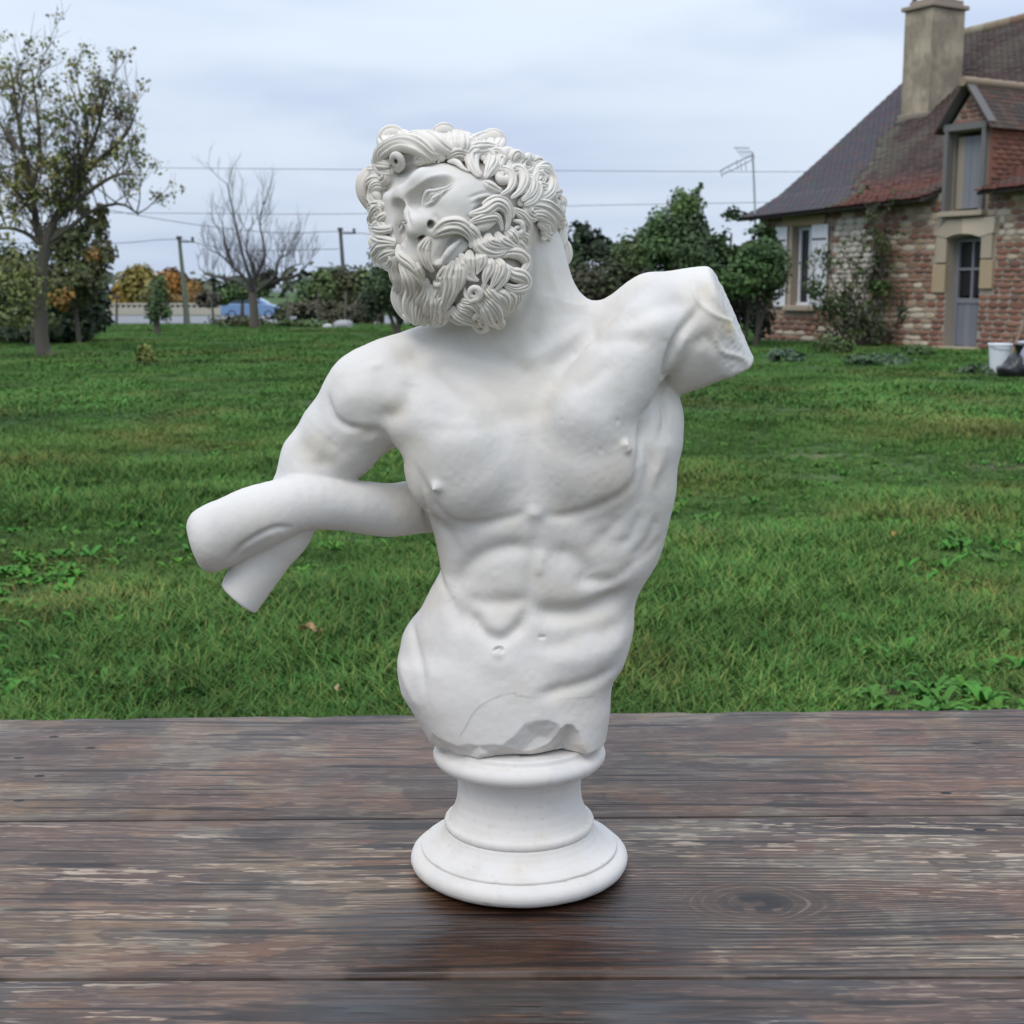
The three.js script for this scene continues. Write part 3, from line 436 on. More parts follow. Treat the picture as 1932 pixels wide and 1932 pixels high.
const BEARD = [
  // long locks falling on the shoulder
  [[[420, 1080], [400, 1170], [440, 1290], [420, 1400], [450, 1490], [530, 1580]], 56, 3, 2, 0.5], [[[440, 1130], [500, 1220], [545, 1330], [510, 1440], [520, 1520], [580, 1590]], 54, 7, 2, 0.5], [[[500, 1180], [580, 1270], [600, 1360], [560, 1460], [560, 1560]], 48, 7, 2, 0.5], [[[630, 1240], [630, 1350], [580, 1460], [570, 1580]], 56, 11, 2, 0.5], [[[670, 1290], [680, 1400], [650, 1500], [600, 1590]], 56, 13, 2, 0.5], [[[690, 1330], [730, 1440], [720, 1530], [650, 1590]], 50, 13, 2, 0.5], [[[700, 1420], [770, 1500], [760, 1560], [690, 1590]], 46, 11, 2, 0.4],
  [[[430, 990], [450, 1070], [540, 1150], [610, 1250]], 34, 11, 2, 0.4], [[[560, 1130], [590, 1190], [620, 1260]], 34, 7, 1, 0.5],
  // moustache
  [[[690, 935], [735, 893], [810, 853], [890, 850], [950, 893], [985, 960], [975, 1020]], 56, 12, 2, 0.3], [[[900, 850], [980, 880], [1020, 930], [1000, 1000]], 34, 10, 1, 0.3], [[[720, 930], [800, 880], [870, 880]], 26, 8, 2, 0.5],
  [[[662, 935], [622, 1025], [636, 1115], [698, 1195]], 42, 6, 2, 0.4],
  // under the lower lip
  [[[850, 1110], [825, 1200], [835, 1310], [800, 1420], [760, 1500]], 54, 12, 2, 0.5], [[[790, 1150], [770, 1240], [780, 1330], [750, 1420]], 44, 8, 2, 0.5], [[[870, 1090], [905, 1190], [890, 1300], [850, 1390]], 42, 18, 2, 0.2], [[[890, 1060], [950, 1150], [960, 1230], [1040, 1265]], 38, 18, 2, 0.3], [[[970, 1030], [965, 1130], [990, 1220], [1030, 1260]], 40, 20, 2, 0.2], [[[1030, 1040], [1055, 1120], [1020, 1220]], 40, 20, 2, 0.2], [[[1080, 1070], [1115, 1160], [1085, 1250], [1075, 1320]], 40, 18, 2, 0.2], [[[1140, 1090], [1190, 1160], [1160, 1250], [1110, 1340]], 42, 18, 2, 0.2], [[[1180, 1120], [1230, 1190], [1200, 1280], [1140, 1350]], 36, 16, 2, 0.2],
  [[[930, 1310], [945, 1370], [985, 1405], ...curlPts(1005, 1352, 48, 1.6, 1.6, -1, 0.3)], 20, 24, 1, 0.6],
  [[[1060, 1290], [1130, 1370], [1190, 1440], [1230, 1500]], 42, 12, 2, 0.3], [[[1150, 1330], [1230, 1390], [1250, 1490]], 38, 12, 2, 0.3], [[[1210, 1330], [1285, 1390], [1280, 1490]], 34, 8, 2, 0.3], [[[1270, 1320], [1325, 1380], [1310, 1480]], 32, 4, 2, 0.3],
  [[[1050, 1370], [1120, 1420], [1180, 1510], [1200, 1590]], 42, 14, 2, 0.3], [[[1040, 1400], [1080, 1470], [1120, 1560], [1180, 1600]], 38, 16, 2, 0.3], [[[900, 1420], [980, 1425], [1030, 1470], [1030, 1530]], 36, 16, 2, 0.3], [[[870, 1450], [950, 1475], [1010, 1540]], 36, 12, 2, 0.3], [[[820, 1460], [890, 1520], [980, 1565], [1060, 1605]], 42, 8, 2, 0.4], [[[800, 1490], [870, 1560], [970, 1600]], 36, 0, 2, 0.4],
  [[[980, 1590], [1040, 1625], [1095, 1610], ...curlPts(1065, 1575, 32, 0.8, 0.9, -1, 0.5)], 22, 12, 1, 0.5], [[[1010, 1500], ...curlPts(1035, 1530, 26, 2.6, 1, 1, 0.5)], 18, 16, 1, 0.6], [[[1130, 1580], [1180, 1600], ...curlPts(1190, 1570, 24, 1.4, 1, -1, 0.5)], 18, 12, 1, 0.6],
  [[[820, 1350], [770, 1440], [790, 1510], [860, 1480]], 40, 10, 2, 0.4], [[[750, 1310], [725, 1410], [750, 1510]], 38, 4, 2, 0.4], [[[700, 1260], ...curlPts(738, 1258, 36, 3.0, 0.75, -1, 0.7)], 17, 18, 1, 0.7],
  // whiskers on the cheek
  [[[960, 770], [1080, 745], [1170, 690], [1235, 730], [1255, 810], [1235, 890]], 40, 10, 3, 0.3], [[[960, 830], [1080, 790], [1165, 785], [1195, 830], [1210, 890]], 32, 12, 2, 0.3], [[[1060, 690], [1170, 655], [1250, 690], [1290, 760], [1285, 800]], 32, 5, 2, 0.4], [[[1000, 870], [1090, 850], [1170, 815]], 30, 6, 1, 0.4],
  [[[1280, 720], [1370, 780], [1420, 860], [1405, 940]], 32, 4, 2, 0.4], [[[1290, 810], [1350, 830], [1360, 890], ...curlPts(1325, 880, 30, 0.6, 0.8, 1, 0.5)], 20, 10, 1, 0.5], [[[1320, 910], [1395, 950], [1390, 1020], [1340, 1040]], 32, 4, 2, 0.4], [[[1260, 850], [1310, 920], [1370, 920]], 22, 10, 1, 0.3],
  [[[1020, 900], [1040, 1000], [1120, 1050], [1190, 1055], [1240, 1020]], 46, 14, 2, 0.4], [[[1100, 905], [1115, 970], [1190, 1005], [1235, 1015]], 42, 18, 2, 0.3], [[[1170, 895], [1195, 960], [1270, 1005], [1330, 1020]], 40, 14, 2, 0.3], [[[1230, 880], [1285, 940], [1330, 1010]], 40, 10, 2, 0.4], [[[1300, 960], [1350, 1000], [1400, 1050]], 34, 2, 2, 0.5],
  [[[1180, 1090], [1260, 1055], [1340, 1070], [1385, 1130], [1350, 1190], [1290, 1175]], 38, 12, 2, 0.4], [[[1220, 1140], [1280, 1210], [1360, 1240], [1380, 1290], [1310, 1325], [1225, 1300]], 46, 12, 2, 0.5], [[[1380, 1050], [1410, 1140], [1400, 1220]], 32, 2, 2, 0.4], [[[1330, 1190], [1390, 1250], [1385, 1330], [1330, 1380]], 34, 4, 2, 0.4],
];
function lockGeometry([pts, w, lift, strands, tip = 0.5], f) {
  const path = densify(pts, 5), n = path.length, U = 0.25;          // photograph units per unit of the head view
  let p = path.map(([x, y]) => seen(f, ...VH(x, y)).slice(0, 3));
  for (let s = 0; s < 8; s++) p = p.map((q, i) => { const a = p[Math.max(0, i - 1)], b = p[Math.min(n - 1, i + 1)]; return [q[0], q[1], (a[2] + 2 * q[2] + b[2]) / 4]; });
  const nor = p.map((q) => gradient(f, q, 3)), M = 40, pos = [], idx = [];
  const cam = new THREE.Vector3(...camM), cuts = strands < 1 ? 0 : strands === 1 ? (w > 30 ? 1 : 0) : strands + (w > 40 ? 0 : -1) + (strands > 2 ? 0 : w % 4 === 0 ? 1 : 0);
  for (let i = 0; i < n; i++) {
    const t = i / (n - 1), a = p[Math.max(0, i - 1)], b = p[Math.min(n - 1, i + 1)];
    const T = new THREE.Vector3(b[0] - a[0], b[1] - a[1], b[2] - a[2]).normalize(), V = cam.clone().sub(new THREE.Vector3(...p[i])).normalize();
    const N = new THREE.Vector3(...nor[i]).lerp(V, 0.45); N.addScaledVector(T, -N.dot(T)).normalize(); const Bn = new THREE.Vector3().crossVectors(T, N);
    const prof = Math.min(1, 0.12 + Math.sqrt(t * 2.6)) * lerp(1, tip, sstep(0.45, 1, t)) * Math.sqrt(Math.max(0, 1 - Math.pow(Math.max(0, (t - 0.93) / 0.07), 2) * 0.92));
    const hw = w * U * 1.12 * prof, ht = w * U * 1.12 * (0.35 + 0.5 * prof) * prof, up = lift * U * 2.2 * Math.min(1, t * 3 + 0.2) - ht * 0.25;
    for (let j = 0; j < M; j++) {
      const an = j / M * 2 * Math.PI, u = Math.cos(an), s = Math.sin(an); let g = 1;
      if (s > 0) for (let k = 1; k <= cuts; k++) { const uk = -0.9 + 1.8 * k / (cuts + 1) + 0.1 * Math.sin(t * 4 + k * 2 + w); g -= 0.55 * Math.exp(-(((u - uk) / 0.09) ** 2)) * Math.min(1, t * 6) ; }
      const x = hw * u, h = ht * s * g + up;
      pos.push(p[i][0] + Bn.x * x + N.x * h, p[i][1] + Bn.y * x + N.y * h, p[i][2] + Bn.z * x + N.z * h);
    }
  }
  for (let i = 0; i < n - 1; i++) for (let j = 0; j < M; j++) { const a = i * M + j, b = i * M + (j + 1) % M; idx.push(a, b, a + M, b, b + M, a + M); }
  const c0 = pos.length / 3, avg = (o) => { const c = [0, 0, 0]; for (let j = 0; j < M; j++) for (let k = 0; k < 3; k++) c[k] += pos[(o + j) * 3 + k] / M; return c; };
  pos.push(...avg(0), ...avg((n - 1) * M));
  for (let j = 0; j < M; j++) { idx.push(c0, (j + 1) % M, j); idx.push(c0 + 1, (n - 1) * M + j, (n - 1) * M + (j + 1) % M); }
  const g = new THREE.BufferGeometry(); g.setAttribute('position', new THREE.BufferAttribute(new Float32Array(pos), 3)); g.setIndex(idx); g.computeVertexNormals();
  return g;
}
const hairBase = faceSDF, creamMarble = marble.clone(); creamMarble.color.setRGB(0.69, 0.645, 0.585);
{ // rims of the eyelids and of the lower lip
  const rims = [[[[608, 700], [630, 625], [652, 592], [715, 584], [800, 560], [835, 535]], 11, 5, 0, 0.5], [[[622, 700], [690, 668], [760, 605], [815, 560]], 9, 3, 0, 0.4], [[[445, 890], [470, 835], [500, 815]], 9, 3, 0, 0.5], [[[765, 1130], [800, 1065], [850, 1005], [905, 955]], 20, 3, 0, 0.5]];
  rims.forEach((l, i) => mesh(i === 3 ? 'lower_lip' : 'eyelid', toModel(colourMarble(lockGeometry(l, bodySDF))), marble, statue));
}
for (const [name, list] of [['hair', HAIR], ['beard', BEARD]]) {
  const g = mergeGeometries(list.map((l) => lockGeometry(l, hairBase)));
  mesh(name, toModel(colourMarble(g)), creamMarble, statue);
}

// ---------------------------------------------------------------- the weathered plank table
{
  const table = thing('wooden_table', 'old dark wooden plank table with worn paint carrying the marble statue', 'table', [0, 0, 0]);
  const line = (yl, yr) => { const a = onY(0, yl, TABLE_Y), b = onY(1932, yr, TABLE_Y); return (x) => a.z + (b.z - a.z) * (x - a.x) / (b.x - a.x); };
  const seams = [line(1354, 1334), line(1547.5, 1535.5), line(1845, 1841), (x) => -0.53, (x) => -0.27];
  const X0 = -1.15, X1 = 1.2, T = 0.042, SEG = 60;
  const knotAt = onY(1432, 1700, TABLE_Y);
  const KNOTS = [[], [{ x: knotAt.x, z: knotAt.z, r: 0.034, s: 1.2 }, { x: 1.02, z: -0.93, r: 0.014, s: 0.6 }], [{ x: -0.42, z: -0.62, r: 0.02, s: 0.7 }], []];
  { const k = onY(1862, 1400, TABLE_Y); KNOTS[0].push({ x: k.x, z: k.z, r: 0.012, s: 0.6 }); }
  const dampShadeAt = onY(985, 1800, TABLE_Y);
  const NAILS = [[75, 1464], [37, 1510], [171, 1411], [102, 1390], [1842, 1402], [1785, 1496], [1850, 1565], [36, 1430]].map(([x, y]) => onY(x, y, TABLE_Y));
  const pal = { grey: [118, 111, 101], dark: [66, 57, 54], red: [112, 79, 65], purple: [84, 74, 78], pale: [188, 176, 160], brown: [98, 76, 58], ochre: [140, 112, 84], black: [26, 24, 25], blue: [66, 72, 84] };
  const mixc = (a, b, t) => [lerp(a[0], b[0], t), lerp(a[1], b[1], t), lerp(a[2], b[2], t)];
  seams.slice(0, 4).forEach((far, pi) => {
    const near = seams[pi + 1], W = 2048, H = 640, zmin = Math.min(far(X0), far(X1)) - 0.002, zmax = Math.max(near(X0), near(X1)) + 0.002, VX0 = -0.66, VX1 = 0.70;
    const col = new Uint8Array(W * H * 4), bmp = new Uint8Array(W * H * 4), rgh = new Uint8Array(W * H * 4), so = pi * 37.3;
    const CW = W / 2 + 1, CH = H / 2 + 1, NF = 9, field = new Float32Array(CW * CH * NF), F9 = new Float32Array(NF);
    for (let j = 0; j < CH; j++) for (let i = 0; i < CW; i++) {
      const x = lerp(VX0, VX1, i / (CW - 1)), z = lerp(zmin, zmax, j / (CH - 1)), o = (j * CW + i) * NF, g = z + 0.006 * (fbm(x * 2.2 + so, z * 6, 1, 2) - 0.5) * 4;
      field[o] = fbm(x * 14 + so, g * 40, 3, 4); field[o + 1] = fbm(x * 14 + so, z * 22, 4, 5); field[o + 2] = fbm(x * 12 + 30 + so, z * 19 + 8, 6, 5); field[o + 3] = fbm(x * 19 + 60 + so, z * 30, 9, 5); field[o + 4] = fbm(x * 17 + 11 + so, z * 34, 14, 5); field[o + 5] = fbm(x * 5 + 5 + so, g * 44, 15, 4); field[o + 6] = fbm(x * 1.6 + so, z * 4, 12, 2); field[o + 7] = pi === 2 ? fbm(x * 6 + 3, z * 22, 21, 4) : 0; field[o + 8] = fbm(x * 9, z * 24, 31, 3);
    }
    for (let j = 0; j < H; j++) for (let i = 0; i < W; i++) {
      { const u = i / 2, v = j / 2, a = Math.min(CW - 2, u | 0), b = Math.min(CH - 2, v | 0), fu = u - a, fv = v - b, o = (b * CW + a) * NF; for (let q = 0; q < NF; q++) F9[q] = lerp(lerp(field[o + q], field[o + NF + q], fu), lerp(field[o + CW * NF + q], field[o + CW * NF + NF + q], fu), fv); }
      const x = lerp(VX0, VX1, (i + 0.5) / W), z = lerp(zmin, zmax, (j + 0.5) / H), k = (j * W + i) * 4;
      let g = z + 0.006 * (fbm(x * 2.2 + so, z * 6, 1, 2) - 0.5) * 4, knot = 0, ring = 0, core = 0, swirl = 0;
      for (const q of KNOTS[pi]) {
        const dx = x - q.x, dz = z - q.z, r = hyp(dx / 1.5, dz);
        const fall = Math.exp(-((dx / (q.r * 4.2)) ** 2)), bend = Math.sqrt(dz * dz + q.r * q.r * 0.9 * fall) - Math.abs(dz);
        g -= Math.sign(dz) * bend * q.s * Math.exp(-Math.abs(dz) / (q.r * 2.4));
        const kk = 1 - sstep(q.r * 0.75, q.r * 1.25, r + 0.004 * (vnoise(x * 90, z * 90) - 0.5)); if (kk > knot) { knot = kk; ring = r / q.r; }
        core = Math.max(core, (1 - sstep(q.r * 0.15, q.r * 0.7, r)) * q.s); swirl = Math.max(swirl, Math.exp(-((r / (q.r * 2.6)) ** 2)));
      }
      const fine = vnoise(x * 42 + so, g * 400, 2), mid = vnoise(x * 18 + so, g * 170, 5), hair = vnoise(x * 80, g * 620 + so, 8);
      const broad = F9[6];
      const flow = F9[0], fleck = vnoise(x * 150, g * 560, 6), p1 = F9[1], p2 = F9[2], p3 = F9[3], p4 = F9[4], bias = 0.04 * sstep(-0.3, 0.3, x);
      let c = mixc(pal.grey, pal.brown, 0.65 * sstep(0.42, 0.62, flow));
      c = mixc(c, pal.ochre, sstep(0.54, 0.59, p3) * 0.4);
      c = mixc(c, pal.red, sstep(0.505 - bias, 0.55 - bias, p1) * (0.48 + 0.25 * sstep(0, 0.4, x)));
      c = mixc(c, pal.purple, sstep(0.52, 0.57, p2) * 0.5);
      c = mixc(c, pal.dark, sstep(0.555, 0.60, p4) * 0.55);
      if (pi === 2) c = mixc(c, pal.blue, sstep(0.50, 0.56, F9[7]) * 0.65);
      // paint left in the grain, thickest along a few bands
      const band = sstep(0.46, 0.60, F9[5]) * sstep(0.34, 0.56, broad + 0.25 * swirl);
      const streak = 0.5 * fine + 0.25 * mid + 0.25 * fleck;
      c = mixc(c, pal.pale, sstep(0.57, 0.67, streak) * (0.26 + 0.6 * band) * (1 - knot * 0.4));
      const ln = vnoise(x * 30 + so, g * 520, 33), ld = vnoise(x * 24 + so, g * 440, 35), gap = 0.35 + 0.65 * sstep(0.4, 0.6, vnoise(x * 45 + so, g * 130, 36));
      c = mixc(c, pal.pale, sstep(0.58, 0.74, ln) * (0.22 + 0.3 * band) * gap);
      c = mixc(c, pal.dark, sstep(0.58, 0.74, ld) * 0.5 * gap);
      c = mixc(c, pal.dark, sstep(0.58, 0.70, hair) * 0.3);
      c = mixc(c, pal.black, sstep(0.74, 0.80, vnoise(x * 8 + so * 2, g * 230, 18)) * 0.6);
      c = mixc(c, pal.pale, sstep(0.86, 0.9, vnoise(x * 60 + so, z * 520, 22)) * 0.3 * vnoise(x * 220, z * 500) * sstep(0.45, 0.6, p2 + 0.1));
      if (swirl > 0.1) { const sl = Math.abs(Math.sin(g * 480 + 2 * vnoise(x * 20, z * 40))); c = mixc(c, pal.black, sstep(0.70, 0.95, sl) * swirl * 0.75); c = mixc(c, pal.pale, sstep(0.75, 0.95, 1 - sl) * swirl * 0.65 * sstep(0.3, 0.6, vnoise(x * 60, z * 90, 3))); }
      if (knot) { const rr = Math.sin(ring * 34 + 5 * vnoise(x * 60, z * 60)); c = mixc(c, mixc(pal.dark, pal.brown, 0.4), knot * 0.7); c = mixc(c, pal.pale, knot * sstep(0.5, 0.95, rr) * 0.4 * vnoise(x * 150, z * 150)); c = mixc(c, pal.black, core * 0.75 * sstep(0.3, 0.6, vnoise(x * 110, z * 110, 7))); }
      // moist, darker boards in front of the pedestal, its contact shadow painted in too
      const wx = (x - dampShadeAt.x) / 0.13, wz = (z - dampShadeAt.z) / (z > dampShadeAt.z ? 0.30 : 0.13), wn = 0.35 * (F9[8] - 0.5) * 2, dampShade = 1 - sstep(0.62, 1.15, hyp(wx, wz) + wn);
      c = mixc(c, [c[0] * 0.52, c[1] * 0.38, c[2] * 0.29], dampShade * 0.9);
      // edges of the board are worn and darker
      const ef = z - far(x), en = near(x) - z, ed = Math.min(ef, en), wob = 0.010 * vnoise(x * 22 + so, pi, 3);
      c = mixc(c, pal.dark, (1 - sstep(0, 0.006 + wob, ed)) * 0.6); c = mixc(c, [140, 134, 128], (1 - sstep(0.004, 0.02, ed)) * sstep(0.50, 0.62, F9[3]) * 0.3);
      let hole = 0; for (const q of NAILS) hole = Math.max(hole, 1 - sstep(0.55, 1, hyp((x - q.x) / 0.0055, (z - q.z) / 0.0032)));
      c = mixc(c, [14, 12, 12], hole);
      col[k] = c[0]; col[k + 1] = c[1]; col[k + 2] = c[2]; col[k + 3] = 255;
      const b = 150 + 60 * (0.55 * fine + 0.45 * mid - 0.5) - 50 * sstep(0.72, 0.84, vnoise(x * 3 + so * 2, g * 210, 18)) - core * 60 - hole * 120 + 24 * (p1 - 0.5) + knot * 18 * Math.sin(ring * 34);
      bmp[k] = bmp[k + 1] = bmp[k + 2] = Math.max(0, Math.min(255, b)); bmp[k + 3] = 255;
      const ro = lerp(0.60, 0.27, dampShade * 0.9) + 0.30 * (p2 - 0.5) + 0.1 * (fine - 0.5); rgh[k] = rgh[k + 1] = rgh[k + 2] = Math.max(20, Math.min(255, ro * 255)); rgh[k + 3] = 255;
    }
    const tex = (d, srgb) => { const t = new THREE.DataTexture(d, W, H, THREE.RGBAFormat); t.magFilter = THREE.LinearFilter; t.minFilter = THREE.LinearFilter; t.wrapS = THREE.MirroredRepeatWrapping; t.wrapT = THREE.ClampToEdgeWrapping; if (srgb) t.colorSpace = THREE.SRGBColorSpace; t.needsUpdate = true; return t; };
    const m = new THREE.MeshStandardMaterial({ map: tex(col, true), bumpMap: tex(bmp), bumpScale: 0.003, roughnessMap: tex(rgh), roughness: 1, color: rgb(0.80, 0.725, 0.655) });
    // a board: top, two long sides with worn, slightly rounded arrises, ends and underside
    const r = rng(pi + 5), prof = (x) => { const a = far(x) + (pi === 0 ? 0.004 * sstep(0.6, 0.75, vnoise(x * 26, 3)) + 0.003 * fbm(x * 40, 2, 1, 3) : 0) + 0.0011 + 0.0013 * (fbm(x * 9, pi * 7, 1, 3) - 0.5) * 2, b = near(x) - 0.0011 - 0.0013 * (fbm(x * 8 + 5, pi * 7 + 3, 2, 3) - 0.5) * 2, cup = (t) => -0.0006 * Math.sin(Math.PI * t) * (pi % 2 ? 1 : -1) + 0.0007 * (vnoise(x * 2.2, pi * 9) - 0.5) * 2 - 0.0007; return [[b, -T], [b, -0.0035], [b - 0.0008, -0.0012], [b - 0.003, -0.0002], [lerp(a, b, 0.66), cup(0.66)], [lerp(a, b, 0.33), cup(0.33)], [a + 0.003, -0.0002], [a + 0.0008, -0.0012], [a, -0.0035], [a, -T]]; };
    const pos = [], uv = [], idx = [], N = 10;
    for (let s = 0; s <= SEG * 3; s++) { const x = lerp(X0, X1, s / (SEG * 3)); for (const [z, y] of prof(x)) { pos.push(x, TABLE_Y + y, z); uv.push((x - VX0) / (VX1 - VX0), (z - zmin) / (zmax - zmin)); } }
    for (let s = 0; s < SEG * 3; s++) for (let j = 0; j < N; j++) { const a = s * N + j, b = s * N + (j + 1) % N; idx.push(a, a + N, b, b, a + N, b + N); }
    for (const e of [0, SEG * 3]) for (let j = 1; j < N - 1; j++) idx.push(e * N, e * N + j, e * N + j + 1);
    const g = new THREE.BufferGeometry(); g.setAttribute('position', new THREE.Float32BufferAttribute(pos, 3)); g.setAttribute('uv', new THREE.Float32BufferAttribute(uv, 2)); g.setIndex(idx);
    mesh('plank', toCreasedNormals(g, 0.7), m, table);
  });
  const under = std([0.09, 0.075, 0.065], 0.85);
  for (const x of [-0.8, 0, 0.8]) mesh('batten', box(0.09, 0.04, 0.98, x, TABLE_Y - T - 0.023, -0.79, 0.004), under, table);
  for (const x of [-0.95, 0.95]) for (const z of [-1.2, -0.4]) mesh('leg', box(0.08, TABLE_Y - T - 0.005, 0.08, x, (TABLE_Y - T - 0.005) / 2, z, 0.005), under, table);
}

// ---------------------------------------------------------------- lawn, slope and road
const groundY = (x, z) => { const d = -z, s = sstep(41, 76, d); return -1.05 * s + 0.05 * s * (vnoise(x * 0.2, z * 0.2) - 0.5) + 0.03 * (fbm(x * 0.5, z * 0.5, 4, 2) - 0.5) * sstep(1, 4, d); };
const BARE = [[1920, 880, 0.5, 0.28], [1830, 1050, 0.30, 0.14], [1390, 1010, 0.34, 0.12], [1560, 860, 0.45, 0.2], [1300, 1160, 0.2, 0.1], [1700, 1310, 0.3, 0.08], [560, 1300, 0.22, 0.07], [1500, 900, 0.4, 0.2], [420, 690, 1.2, 0.8], [640, 760, 1.0, 0.4], [1780, 720, 0.8, 0.3], [1660, 1000, 0.25, 0.1], [240, 1180, 0.16, 0.07]].map(([x, y, rx, rz]) => { const p = onY(x, y); return [p.x, p.z, rx, rz]; });
const bareness = (x, z) => { let b = 0; for (const q of BARE) b = Math.max(b, 1 - sstep(0.4, 1.2, hyp((x - q[0]) / q[2], (z - q[1]) / q[3]) + 0.7 * (fbm(x * 5, z * 5, 2, 3) - 0.5))); return b; };
{
  const xs = [], zs = []; for (let x = -220; x <= 220;) { xs.push(x); x += Math.abs(x) < 14 ? 0.5 : Math.abs(x) < 40 ? 2 : 12; } for (let z = 12; z >= -900;) { zs.push(z); z -= z > -14 ? 0.4 : z > -80 ? 1.2 : 30; }
  const pos = [], uv = [], col = [], idx = [], nx = xs.length;
  for (const z of zs) for (const x of xs) {
    pos.push(x, groundY(x, z), z); uv.push(x / 2.4, z / 2.4);
    const n = fbm(x * 0.35 + 4, z * 0.35, 3, 4), b = bareness(x, z), dry = sstep(0.5, 0.7, fbm(x * 0.9 + 20, z * 0.9, 7, 3)) * 0.2; let c = [lerp(0.042, 0.070, n), lerp(0.115, 0.150, n), 0.022];
    c = c.map((v, i) => lerp(lerp(v, [0.115, 0.105, 0.05][i], dry), [0.16, 0.12, 0.085][i], b * 0.9)); col.push(...c);
  }
  for (let j = 0; j < zs.length - 1; j++) for (let i = 0; i < nx - 1; i++) { const a = j * nx + i; idx.push(a, a + 1, a + nx, a + 1, a + nx + 1, a + nx); }
  const g = new THREE.BufferGeometry(); g.setAttribute('position', new THREE.Float32BufferAttribute(pos, 3)); g.setAttribute('uv', new THREE.Float32BufferAttribute(uv, 2)); g.setAttribute('color', new THREE.Float32BufferAttribute(col, 3)); g.setIndex(idx); g.computeVertexNormals();
  const S = 512, d = new Uint8Array(S * S * 4), bm = new Uint8Array(S * S * 4), per = (x, y, f, s) => { const w = (a, b) => vnoise(a, b, s), u = x / S, v = y / S, X = u * f, Y = v * f; return lerp(lerp(w(X, Y), w(X - f, Y), u), lerp(w(X, Y - f), w(X - f, Y - f), u), v); };
  for (let y = 0; y < S; y++) for (let x = 0; x < S; x++) { const k = (y * S + x) * 4, n = 0.5 * per(x, y, 64, 1) + 0.3 * per(x, y, 128, 2) + 0.2 * per(x, y, 20, 3), v = sstep(0.25, 0.75, n); d[k] = 110 + 140 * v; d[k + 1] = 120 + 130 * v; d[k + 2] = 100 + 120 * v; d[k + 3] = 255; bm[k] = bm[k + 1] = bm[k + 2] = 255 * n; bm[k + 3] = 255; }
  const tx = (a, srgb) => { const t = new THREE.DataTexture(a, S, S); t.wrapS = t.wrapT = THREE.RepeatWrapping; t.magFilter = THREE.LinearFilter; if (srgb) t.colorSpace = THREE.SRGBColorSpace; t.needsUpdate = true; return t; };
  tag(mesh('ground', g, new THREE.MeshStandardMaterial({ vertexColors: true, map: tx(d, true), bumpMap: tx(bm), bumpScale: 0.03, roughness: 1, color: rgb(1.25, 1.25, 1.25) }), null), 'grassy ground of the garden running back to the road', null, null, 'structure');
}
